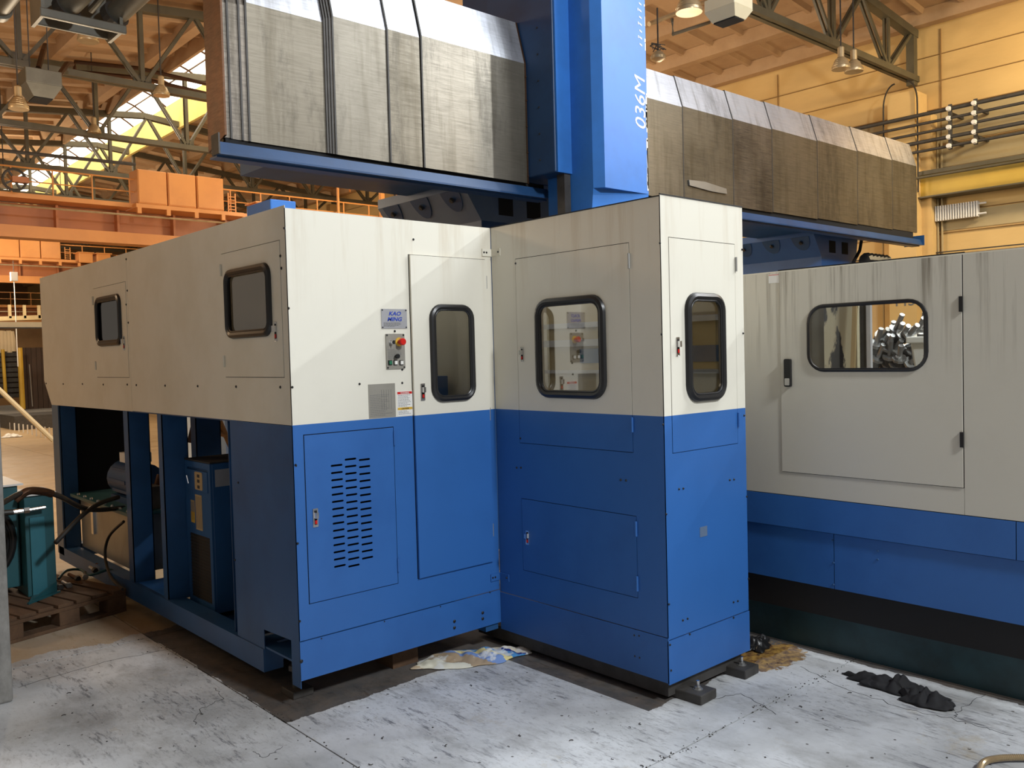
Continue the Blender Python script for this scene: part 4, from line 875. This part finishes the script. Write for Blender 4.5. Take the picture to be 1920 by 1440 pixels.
part('cooler_housing', MB().box(1.00, 1.37, 6.35, 6.80, tz + .05, .86), 'teal', K, bevel=.006); part('housing_lid', MB().box(.98, 1.40, 6.33, 6.86, .86, .872), 'label_white', K)
fan = (1.17, 6.33, .52)
part('fan_ring', MB().tube([(fan[0] + .16 * math.cos(t), fan[1], fan[2] + .22 * math.sin(t)) for t in [i * math.pi / 12 for i in range(24)]], .02, 8, closed=True), 'black', K, smooth=True); part('fan_disc', MB().lathe((fan[0], fan[1] + .005, fan[2]), (0, -1, 0), [(.17, 0), (.16, .01)], 20), 'blackmatt', K)
for q in range(7): part('guard_ring', MB().tube([(fan[0] + (.02 + .02 * q) * math.cos(t), fan[1] - .025, fan[2] + (.03 + .027 * q) * math.sin(t)) for t in [i * math.pi / 10 for i in range(20)]], .0025, 4, closed=True), 'black', K)
part('lid_plug', MB().lathe((1.2, 6.6, .872), (0, 0, 1), [(.03, 0), (.03, .02), (.018, .02), (.018, .04)], 10), 'black', K)
ht = thing('hose_fitting', 'chrome hose fitting entering the teal cooler', 'fitting', P(60, 955, 'y', 6.18)); a, b, c, d = [P(x_, y_, 'y', 6.16) for x_, y_ in ((2, 962), (25, 960), (55, 956), (85, 951))]
part('rubber_end', MB().tube([a, b], .018, 9), 'cable', ht); part('ferrule', MB().tube([b, b + (c - b) * .6], .017, 10), 'chrome', ht); part('nut', MB().tube([b + (c - b) * .65, c], .02, 6), 'chrome', ht); part('adapter', MB().tube([c, d], .012, 10), 'chrome', ht)
for k in range(6):
    p = P(112 + 16 * k, 1100 - 8 * k + 5 * (k % 2), 'z', .165)
    q = p + Vector((R.uniform(-.06, .06), R.uniform(.05, .12), R.uniform(0, .02)))
    w = thing('loose_fitting', 'dirty hydraulic fitting lying on the pallet, %s from the teal cooler' % ['first', 'second', 'third', 'fourth', 'fifth', 'sixth'][k], 'fitting', p)
    part('pipe_stub', MB().tube([p, q], .012, 8), ['castiron', 'steel', 'coverbrown'][k % 3], w); part('nut', MB().tube([p, p + (p - q).normalized() * .025], .02, 6), 'steel' if k % 2 else 'castiron', w)
hose([P(110, 1085, 'z', .17), P(125, 1070, 'z', .19), P(150, 1068, 'z', .17), P(170, 1078, 'z', .17), P(205, 1068, 'z', .19), P(222, 1078, 'z', .16)], .009, 'thin dirty green hose snaking over the pallet', 'teal')
# ================================================================== ENCLOSURE B (corner tower)
BX, BY, B1 = 3.154, 2.495, 3.806
B = thing('corner_machine_enclosure', 'narrow cream over blue corner enclosure jutting forward in the middle', 'machine enclosure', (BX, BY, 0))
qL, qF = ('x', BX), ('y', BY); nL, nF = mapL(BX), mapF(BY)
rb1 = (2.682, 1.150, 3.467, 2.129); rb2 = (2.672, .462, 3.466, .847)
part('side_panel', sheet(nL, rect(BY, .309, AY - .001, 2.318), [rect(*grow(rb1, .003)), rect(*grow(rb2, .003))]), 'twotone', B)
part('side_kick_panel', sheet(nL, rect(BY - .002, .098, AY - .001, .305), d0=-.003), 'blue', B)
wb = grow(R2(qL, (1006, 565), (1137, 746)), -.010)
gap_backing(B, nL, rb1); gap_backing(B, nL, rb2); gap_backing(B, nF, (3.214, 1.153, 3.734, 2.137)); gap_backing(A, mF, r_t); gap_backing(A, mF, r_v); gap_backing(A, mL, r1); gap_backing(A, mL, r2)
d1 = part('side_door', sheet(nL, rect(*rb1), [rrect(*wb, .07)], d0=-.001, d1=.002), 'twotone', B); window(d1, nL, wb, .07, 'glass', .019); latch(d1, nL, 3.429, 1.622, .075, .02); hinge(d1, nL, 2.678, 2.045, .07); hinge(d1, nL, 2.678, 1.28, .07, 'blue')
d2 = part('lower_hatch', sheet(nL, rect(*rb2), d0=-.001, d1=.002), 'blue', B); latch(d2, nL, 3.425, .642, .075, .02); hinge(d2, nL, 2.668, .79, .07, 'blue'); hinge(d2, nL, 2.668, .53, .07, 'blue')
rf = (3.214, 1.153, 3.734, 2.137)
part('front_panel', sheet(nF, rect(BX, .298, B1, 2.326), [rect(*grow(rf, .003))]), 'twotone', B); part('front_kick_panel', sheet(nF, rect(BX - .003, .092, B1, .294), d0=-.004), 'blue', B)
wf = grow(R2(qF, (1285, 552), (1357, 745)), -.008)
d3 = part('front_door', sheet(nF, rect(*rf), [rrect(*wf, .065)], d0=-.001, d1=.002), 'twotone', B); window(d3, nF, wf, .065, 'glass', .019); latch(d3, nF, 3.263, 1.640, .085, .022); hinge(d3, nF, 3.738, 2.04, .07); hinge(d3, nF, 3.738, 1.27, .07, 'blue')
part('right_panel', MB().box(B1 - .003, B1, BY + .003, 3.9, .1, 2.32), 'twotone', B)
part('top_lip', MB().box(BX - .003, BX + .003, BY, AY, 2.318, 2.323).box(BX, B1, BY - .003, BY + .003, 2.326, 2.331), 'dark', B)
part('plinth', MB().box(BX + .03, B1 - .03, BY + .03, 3.9, .02, .095), 'castiron', B, 'dark recessed plinth')
part('inner_back', MB().box(B1 - .03, B1 - .02, BY + .02, 3.88, .2, 2.29), 'wall_g', B)
part('inner_rail', MB().box(B1 - .06, B1 - .03, BY + .02, 3.88, 1.77, 1.80).box(B1 - .06, B1 - .03, BY + .02, 3.88, 1.50, 1.52).box(B1 - .07, B1 - .03, BY + .3, 3.88, 1.66, 1.70), 'alu', B)
part('cable_trunk', MB().box(3.37, 3.42, 2.60, 2.66, 1.2, 2.2), 'cream', B); part('inner_stripe', MB().box(B1 - .035, B1 - .03, 2.6, 3.6, 1.56, 1.645), 'blue2', B)
part('oil_pump', MB().tube([(3.4, 3.12, 1.25), (3.4, 3.12, 1.40)], .025, 10), 'castiron', B)
part('oil_line', MB().tube([(3.4, 3.14, 1.39), (3.38, 3.18, 1.38), (3.37, 3.21, 1.30), (3.37, 3.21, 1.22)], .004, 5), 'black', B)
screws(B, qF, [(1237, 456), (1240, 627), (1243, 796), (1249, 964), (1254, 1133), (1391, 468), (1393, 625), (1395, 779), (1400, 931), (1403, 1085), (1273, 917), (1281, 916), (1368, 900), (1376, 899), (1280, 1163), (1289, 1160), (1375, 1129), (1383, 1127)], r=.0055)
screws(B, ('y', BY - .004), [(1293, 1189), (1375, 1158), (1256, 1209), (1258, 1257)], r=.0055)
screws(B, qL, [(969, 877), (977, 877), (1164, 900), (1174, 901), (1190, 1191), (1199, 1192), (1191, 1230), (1200, 1233), (967, 494), (976, 822)], r=.006)
part('faded_patch', sheet(nF, rect(*R2(qF, (1312, 989), (1326, 1004))), d0=-.0012, d1=0), 'greyblue', B)
# mounting pads
def pad(a, ang, label):
    a = Vector(a); t = thing('mounting_pad', label, 'machine foot', (a.x, a.y, 0)); mb = MB().box(-.065, .065, -.16, .05, 0, .045); m = Matrix.Rotation(ang, 4, 'Z')
    mb.v = [tuple(m @ Vector(v_) + Vector((a.x, a.y, 0))) for v_ in mb.v]; part('pad_block', mb, 'castiron', t, bevel=.006)
    c = Vector((a.x, a.y, 0)) + m @ Vector((0, -.10, 0)); part('anchor_bolt', MB().tube([c + Vector((0, 0, .045)), c + Vector((0, 0, .085))], .008, 10), 'chrome', t); part('nut', MB().lathe(c + Vector((0, 0, .045)), (0, 0, 1), [(.016, 0), (.016, .012)], 6), 'steel', t); part('washer', MB().lathe(c + Vector((0, 0, .043)), (0, 0, 1), [(.024, 0), (.024, .004)], 14), 'steel', t)
p = P(1300, 1288, 'z', .045); pad((p.x - .01, p.y + .07, 0), .05, 'dark iron mounting pad with bolt under the front corner of the corner enclosure')
p = P(1382, 1243, 'z', .045); pad((p.x - .01, p.y + .07, 0), .05, 'dark iron mounting pad with bolt right of the corner enclosure')
# ================================================================== GUARD C (right)
CX = 4.2
G = thing('right_machine_guard', 'long grey-cream machine guard with blue base on the right', 'machine guard', (CX, 1.6, 0))
gL = mapL(CX); pC = ('x', CX)
rc = (1.604, .959, 2.528, 2.024)
Gt = 2.024
part('left_panel', sheet(gL, [(2.531, .834), (4.4, .834), (4.4, Gt), (2.531, Gt)]), 'guard', G)
part('sill_panel', sheet(gL, rect(1.601, .834, 2.531, .956)), 'guard', G)
part('right_panel', sheet(gL, rect(-1.5, .834, 1.599, Gt)), 'guard', G)
wc = grow(R2(pC, (1514, 574), (1740, 695)), -.004)
d4 = part('guard_door', sheet(gL, rect(*rc), [rrect(*wc, .085)], d0=-.004, d1=.002), 'guard', G)
window(d4, gL, wc, .085, 'glass', .009)
gap_backing(G, gL, rc)
hp = R2(pC, (1473, 673), (1486, 725)); hd = part('door_handle', sheet(gL, rrect(*hp, .008, 4), d0=-.02, d1=-.004), 'black', d4, bevel=.002); part('lock_plate', sheet(gL, rrect(hp[0] + .005, hp[1] + .008, hp[2] - .005, hp[1] + .045, .004, 3), d0=-.022, d1=-.02), 'chrome', hd)
for z in (1.80, 1.18): part('hinge', MB().box(CX - .012, CX - .002, 1.598, 1.614, z - .035, z + .035), 'black', d4)
sticker(G, R2(pC, (1441, 515), (1461, 530)), CX, foot=False, mp=mapL)
part('top_edge', MB().box(CX, CX + .05, -1.5, 4.4, Gt, Gt + .006), 'cream', G)
part('back_sheet', MB().box(CX + .06, CX + .065, -1.5, 4.4, .2, .95), 'dark', G)
part('blue_band', sheet(gL, rect(1.386, .660, 4.4, .830), d0=-.002), 'blue', G); part('blue_band', sheet(gL, rect(-1.5, .660, 1.382, .830), d0=-.002), 'blue', G)
part('skirt_panel', sheet(gL, rect(2.249, .369, 4.4, .655), d0=.012, d1=.016), 'blue', G); part('skirt_panel', sheet(gL, rect(-1.5, .369, 2.245, .655), d0=.012, d1=.016), 'blue', G)
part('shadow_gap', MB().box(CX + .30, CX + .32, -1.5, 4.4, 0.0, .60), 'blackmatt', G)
part('bed_base', MB().box(4.30, 4.5, -1.5, 4.4, 0, .205), 'tealbase', G, 'dirty teal bed base')
screws(G, ('x', CX + .012), [(1561, 1013), (1563, 1055), (1563, 1096), (1646, 1033), (1646, 1049)], r=.006, mat='blue2')
# ================================================================== GANTRY MILL
Q = thing('gantry_milling_machine', 'large blue gantry milling machine with steel way covers behind the enclosures', 'milling machine', (4.7, 5.5, 0))
GY = 5.0
def cover(x0, x1, z0, z1, dep, mat, bz=.34, by=.09, back=.30, name='way_cover', bevelmat=None):
    y = GY - dep
    o = part(name, MB().prism([(x0, y, z0), (x0, y, z1), (x0, y + .02, z1 + .01), (x0, y + .02, z0)], (x1 - x0, 0, 0)), mat, Q)
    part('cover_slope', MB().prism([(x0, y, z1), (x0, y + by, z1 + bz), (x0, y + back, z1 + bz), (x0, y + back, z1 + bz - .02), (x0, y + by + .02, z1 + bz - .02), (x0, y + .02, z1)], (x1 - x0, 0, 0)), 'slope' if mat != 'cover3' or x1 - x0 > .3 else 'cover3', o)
    part('cover_lip', MB().prism([(x0, y - .004, z0), (x0, y - .004, z1), (x0, y + by - .004, z1 + bz), (x0, y + by + .01, z1 + bz), (x0, y + .004, z1), (x0, y + .004, z0)], (.012, 0, 0)), 'castiron' if dep < .06 else mat, o)
    return o
part('end_plate', MB().prism([(2.245, GY - .02, 2.96), (2.245, GY - .02, 3.8), (2.245, GY + .10, 4.2), (2.245, GY + .22, 4.2), (2.245, GY + .22, 2.9)], (.012, 0, 0)), 'coverbrown', Q, 'brown end plate of the left covers')
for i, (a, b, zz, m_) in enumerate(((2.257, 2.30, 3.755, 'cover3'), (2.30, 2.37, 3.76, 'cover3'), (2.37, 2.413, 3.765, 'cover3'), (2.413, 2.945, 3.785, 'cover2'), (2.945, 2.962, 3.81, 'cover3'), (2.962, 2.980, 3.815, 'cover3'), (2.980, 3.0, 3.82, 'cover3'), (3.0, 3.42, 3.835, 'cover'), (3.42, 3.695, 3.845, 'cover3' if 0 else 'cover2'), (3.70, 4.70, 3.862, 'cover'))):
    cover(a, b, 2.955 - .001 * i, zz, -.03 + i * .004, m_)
part('edge_strip', MB().prism([(4.688, GY - .012, 2.94), (4.688, GY - .012, 3.862), (4.688, GY + .078, 4.2), (4.688, GY + .09, 4.2), (4.688, GY, 3.862), (4.688, GY, 2.94)], (.012, 0, 0)), 'coverbrown', Q)
for z in (3.0, 3.18, 3.38, 3.58, 3.76): part('strip_screw', MB().lathe((4.694, GY - .012, z), (0, -1, 0), [(.01, 0), (.006, .006)], 8), 'coverbrown', Q)
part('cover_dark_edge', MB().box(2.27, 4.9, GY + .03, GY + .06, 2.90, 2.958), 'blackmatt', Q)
xr = [5.3] + [P(px, 300, 'y', GY).x for px in (1281, 1375, 1449, 1534, 1609.5, 1675.5, 1722)]
for i, (a, b) in enumerate(zip(xr, xr[1:])):
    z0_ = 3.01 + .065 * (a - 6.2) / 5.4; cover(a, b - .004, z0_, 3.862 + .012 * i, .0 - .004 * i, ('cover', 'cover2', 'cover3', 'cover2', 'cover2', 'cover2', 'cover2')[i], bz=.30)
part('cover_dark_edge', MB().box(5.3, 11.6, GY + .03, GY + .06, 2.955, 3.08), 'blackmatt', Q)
part('weld_patch', sheet(mapF(GY - .004), [(6.75, 3.20), (7.0, 3.21), (7.35, 3.18), (7.36, 3.13), (7.1, 3.13), (6.76, 3.15)], d0=-.008, d1=.004), 'steel', Q)
# blue catch tray under the covers
def tray(x0, x1, z):
    o = part('catch_tray', MB().prism([(x0, GY - .04, z + .0), (x0, GY - .04, z + .012), (x0, GY - .01, z + .078), (x0, GY + .0, z + .078), (x0, GY + .0, z)], (x1 - x0, 0, 0)).box(x0, x1, GY, GY + .10, z - .012, z), 'darkblue', Q); return o
tray(2.2, 4.9, 2.84); tray(5.3, 11.72, 2.90)
part('tray_end', MB().box(2.19, 2.2, GY - .05, GY + .05, 2.84, 2.96), 'castiron', Q); part('tray_end', MB().box(11.72, 11.73, GY - .06, GY + .2, 2.90, 3.03), 'blue2', Q)
# crossbeam box
part('crossbeam', MB().box(2.82, 11.3, 5.12, 5.45, 2.98, 4.1), 'blue2', Q); part('beam_head', MB().box(2.95, 11.2, 5.30, 6.3, 3.02, 4.15), 'blue2', Q)
# saddle and ram
part('saddle', MB().box(4.705, 5.38, 4.70, 5.75, 2.985, 6.9), 'darkblue', Q, bevel=.01)
part('saddle_lit_front', MB().box(4.72, 4.885, 4.685, 4.70, 2.985, 6.9), 'bright_blue', Q)  # lit front face drawn as a brighter blue strip on the dark saddle
for z in (3.1, 3.3, 3.5, 3.7, 3.9, 4.1): part('saddle_screw', MB().lathe((4.705, 4.86, z), (-1, 0, 0), [(.008, 0), (.005, .005)], 8), 'black', Q)
part('saddle_guide', MB().box(4.80, 4.865, 4.70, 4.78, 2.3, 2.985), 'castiron', Q, 'dark brown steel guide under the saddle')
part('guide_block', MB().box(4.74, 4.98, 4.55, 4.9, 2.2, 2.62), 'blue', Q)
rx0, rx1, ryf = 4.87, 5.43, 4.40
rm = part('ram', MB().prism([(rx0, ryf + .12, 2.1), (rx0 + .05, ryf, 2.1), (rx1, ryf, 2.1), (rx1, 4.9, 2.1), (rx0, 4.9, 2.1)], (0, 0, .0001)).prism([(rx0, 4.9, 2.2), (rx0, 4.50, 2.2), (rx0 + .055, 4.40, 2.84), (rx0 + .055, 4.40, 6.9), (rx0, 4.47, 6.9), (rx0, 4.9, 6.9)], (.0, 0, 0)), 'bright_blue', Q) if False else None
rm = part('ram', MB().prism([(rx0, 4.95, 2.845), (rx0, 4.47, 2.845), (rx0 + .055, ryf, 2.845), (rx1, ryf, 2.845), (rx1, 4.95, 2.845)], (0, 0, 4.1)).hexa([(rx0, 4.56, 2.0), (rx1, 4.56, 2.0), (rx1, 4.95, 2.0), (rx0, 4.95, 2.0), (rx0, 4.47, 2.845), (rx1, ryf, 2.845), (rx1, 4.95, 2.845), (rx0, 4.95, 2.845)]), 'bright_blue', Q, 'bright blue vertical ram')
u = 5.365
text('stencil_number', '036M', .175, (P(1212, 245, 'y', ryf).x - .012, ryf - .001, P(1205, 245, 'y', ryf).z), (0, 0, 1), (-1, 0, 0), 'label_white', rm, shear=.2, sx=1.02)
text('stencil_name', 'FATISCO', .10, (P(1212, 88, 'y', ryf).x - .012, ryf - .001, P(1205, 88, 'y', ryf).z), (0, 0, 1), (-1, 0, 0), 'label_white', rm, shear=.3, sx=1.0) if False else None
mbx = MB(); z = P(1205, 88, 'y', ryf).z
for k in range(9):
    zz = z + .052 * k; xx = rx1 - .045
    mbx.hexa([(xx, ryf - .002, zz), (xx, ryf - .002, zz + .012), (xx - .028, ryf - .002, zz + .022), (xx - .028, ryf - .002, zz + .010), (xx, ryf, zz), (xx, ryf, zz + .012), (xx - .028, ryf, zz + .022), (xx - .028, ryf, zz + .010)])
    if k % 2: mbx.box(xx - .045, xx - .036, ryf - .002, ryf, zz + .006, zz + .026)
part('worn_stencil_marks', mbx, 'label_white', rm, kind='stuff')
mbx = MB()
for k in range(40):
    zz = R.uniform(2.86, 3.62) if k < 34 else R.uniform(3.7, 4.6); mbx.box(rx1 - R.uniform(.006, .02), rx1 - .001, ryf - .0015, ryf, zz, zz + R.uniform(.01, .09))
part('chipped_edge_paint', mbx, 'label_white', rm, kind='stuff')
# columns
def column(x0, x1, y0, y1, mside, mfront, nm_):
    # flared head on a narrower body, chamfer with three half-round pockets
    c = part('column_body', MB().box(x0 + .17, x1, y0, y1, .0, 2.72), mside, Q, nm_)
    part('column_head', MB().box(x0, x1 + .05, y0, y1, 2.97, 3.05), mside, Q)
    part('flare', MB().hexa([(x0 + .17, y0, 2.72), (x1, y0, 2.72), (x1, y1, 2.72), (x0 + .17, y1, 2.72), (x0, y0, 2.97), (x1 + .05, y0, 2.97), (x1 + .05, y1, 2.97), (x0, y1, 2.97)]), mfront, Q)
    for k in range(3):
        yc = y0 + (y1 - y0) * (.16 + .34 * k); pts = []
        for i in range(13):
            t = math.pi * i / 12; s = math.sin(t); pts.append((x0 + .17 * .62 * s - .004, yc + .12 * math.cos(t), 2.97 - .25 * .62 * s - .003))
        part('bolt_pocket', MB().prism(pts, (-.003, 0, -.002)), 'darkblue' if mside != 'blue' else 'blue2', Q); part('pocket_bolt', MB().lathe((x0 + .03, yc, 2.90), (-1, 0, -1), [(.025, 0), (.02, .02)], 8), 'castiron', Q)
    for k in (0, 1):
        xa = x0 + .36 + .32 * k; part('square_hole', MB().box(xa, xa + .16, y0 - .002, y0 + .01, 2.78, 2.93), 'blackmatt', Q)
column(4.47, 5.55, 5.5, 6.75, 'darkblue', 'greyblue', 'left column')  # flare coloured paler than the body for light bounced off the floor
column(9.93, 10.98, 5.5, 6.7, 'blue', 'blue', 'right column')
part('bellows', MB().tube([(10.6 + .05 * k, 5.2, P(1630, 489, 'y', 5.2).z) for k in range(12)], [.10 if k % 2 else .075 for k in range(12)], 10), 'black', Q, 'black ribbed bellows hose')
part('drop_cable', MB().tube([P(1617, 440, 'y', 5.4), P(1612, 470, 'y', 5.4), P(1600, 492, 'y', 5.4)], .022, 6), 'cable', Q)
# things behind the guard window
cs_ = thing('steel_column', 'grey steel machine column with peeling white paint behind the guard window', 'column', (6, 3.2, 0))
a = P(1508, 560, 'x', 6.0).y; b = P(1544, 560, 'x', 6.0).y; c = P(1606, 560, 'x', 6.0).y; d = P(1635, 560, 'x', 6.0).y; tz_ = P(1560, 566, 'x', 6).z
part('grey_side', MB().box(6.02, 6.3, b, a + .25, 0, 1.98), 'duct', cs_); part('peeling_panel', MB().box(6.0, 6.05, c, b, 0, tz_), 'peel', cs_); part('dark_upright', MB().box(5.98, 6.0, d + .03, c - .03, 0, tz_), 'castiron', cs_); part('pale_edge', MB().box(5.97, 6.0, d, d + .03, 0, tz_), 'alu', cs_); part('yellow_strip', MB().bar((5.95, c - .02, tz_ + .1), (5.93, c + .015, 1.1), .03, .02), 'label_tan', cs_)
rk = thing('tool_rack', 'black rack packed with milling tool holders behind the guard window', 'rack', (7.5, 3.2, 0))
RX = 7.6
ya, yb = P(1634, 640, 'x', RX).y, P(1722, 640, 'x', RX).y
for z in (P(1660, 650, 'x', RX).z, P(1660, 676, 'x', RX).z, P(1660, 697, 'x', RX).z): part('shelf', MB().box(RX, RX + .5, yb, ya + .2, z - .05, z), 'castiron', rk)
for y in (ya + .2, yb): part('upright', MB().box(RX + .2, RX + .25, y - .03, y + .03, 0, P(1660, 640, 'x', RX).z), 'castiron', rk)
k = 0
for z in (P(1660, 640, 'x', RX).z, P(1660, 668, 'x', RX).z, P(1660, 692, 'x', RX).z):
    for j in range(9):
        y = yb + (ya - yb) * (j + .5) / 9; a = Vector((RX + R.uniform(-.05, .15), y, z)); dv_ = Vector((-.1, R.uniform(-.14, -.05), R.uniform(.08, .2)))
        t = thing('tool_holder', 'steel milling tool holder standing in the black rack behind the guard window', 'tool holder', a, 'tool holders in the rack'); k += 1
        part('taper', MB().tube([a, a + dv_ * .5], [.03, .05], 8), 'castiron', t); part('flange', MB().tube([a + dv_ * .5, a + dv_ * .62], .06, 10), 'steel', t); part('cutter', MB().tube([a + dv_ * .62, a + dv_ * 1.25], .022, 8), 'steel', t)
bn = thing('white_bin', 'white plastic bin beside the tool rack behind the guard window', 'bin', P(1725, 690, 'x', 6.6)); p = P(1709, 634, 'x', 6.6); w_ = .55
part('bin_body', MB().hexa([(6.6, p.y - w_, p.z - .7), (7.0, p.y - w_, p.z - .7), (7.0, p.y - .09, p.z - .7), (6.6, p.y - .09, p.z - .7), (6.55, p.y - w_, p.z), (7.05, p.y - w_, p.z), (7.05, p.y, p.z), (6.55, p.y, p.z)]), 'white', bn, bevel=.02); part('bin_leg', MB().box(6.65, 6.95, p.y - w_ + .05, p.y - .15, 0, p.z - .7), 'white', bn); part('bin_rim', MB().box(6.52, 7.08, p.y - w_, p.y + .01, p.z - .04, p.z + .01), 'white', bn, bevel=.01)
part('hazard_mark', MB().prism([(6.545, p.y - .16, p.z - .3), (6.545, p.y - .10, p.z - .3), (6.545, p.y - .13, p.z - .22)], (-.004, 0, 0)), 'yellow', bn)
# ================================================================== SMALL THINGS ON THE FLOOR
a = P(780, 1252, 'z', 0); b = P(1000, 1222, 'z', 0); c = (a + b) / 2 + Vector((.0, .02, .0)); ang = math.atan2(b.y - a.y, b.x - a.x)
crumple('printed_towel', c, (b - a).length / 2, .13, .042, 'towel', 'crumpled printed towel with blue and yellow stripes on the floor between the enclosures', 'towel', 5, 80, 44, ang, 7, ragged=.3)
a = P(1592, 1270, 'z', 0); b = P(1760, 1312, 'z', 0); ang = math.atan2(b.y - a.y, b.x - a.x)
crumple('black_cloth', (a + b) / 2, (b - a).length / 2, .075, .05, 'cloth_black', 'long crumpled black cloth on the white floor before the right guard', 'cloth', 9, 60, 26, ang, 12, ragged=.5)
p = P(1738, 1318, 'z', 0); crumple('black_cloth', p, .12, .075, .06, 'cloth_black', 'bunched right end piece of the black cloth on the white floor', 'cloth', 13, 40, 26, ang, 14, ragged=.35)
crumple('black_plastic', P(1418, 1212, 'z', 0), .12, .07, .05, 'black', 'crumpled black plastic bag right behind the corner enclosure', 'bag', 21, 40, 26, .3, 14, ragged=.5)
hp_ = [P(1835, 1460, 'z', .02), P(1842, 1432, 'z', .02), P(1870, 1422, 'z', .02), P(1925, 1420, 'z', .02), P(1990, 1425, 'z', .02)]
o_ = []; hp_ = [hp_[0]] + hp_ + [hp_[-1]]
for i in range(1, len(hp_) - 2):
    p0, p1, p2, p3 = hp_[i - 1:i + 3]
    for k in range(30):
        t = k / 30; o_.append(.5 * ((2 * p1) + (p2 - p0) * t + (2 * p0 - 5 * p1 + 4 * p2 - p3) * t * t + (3 * p1 - p0 - 3 * p2 + p3) * t ** 3))
solo('metal_hose', MB().tube(o_, [.013 if k % 2 else .0105 for k in range(len(o_))], 10), 'lampshade', 'ribbed brown metal hose end on the floor at the bottom right', 'hose')
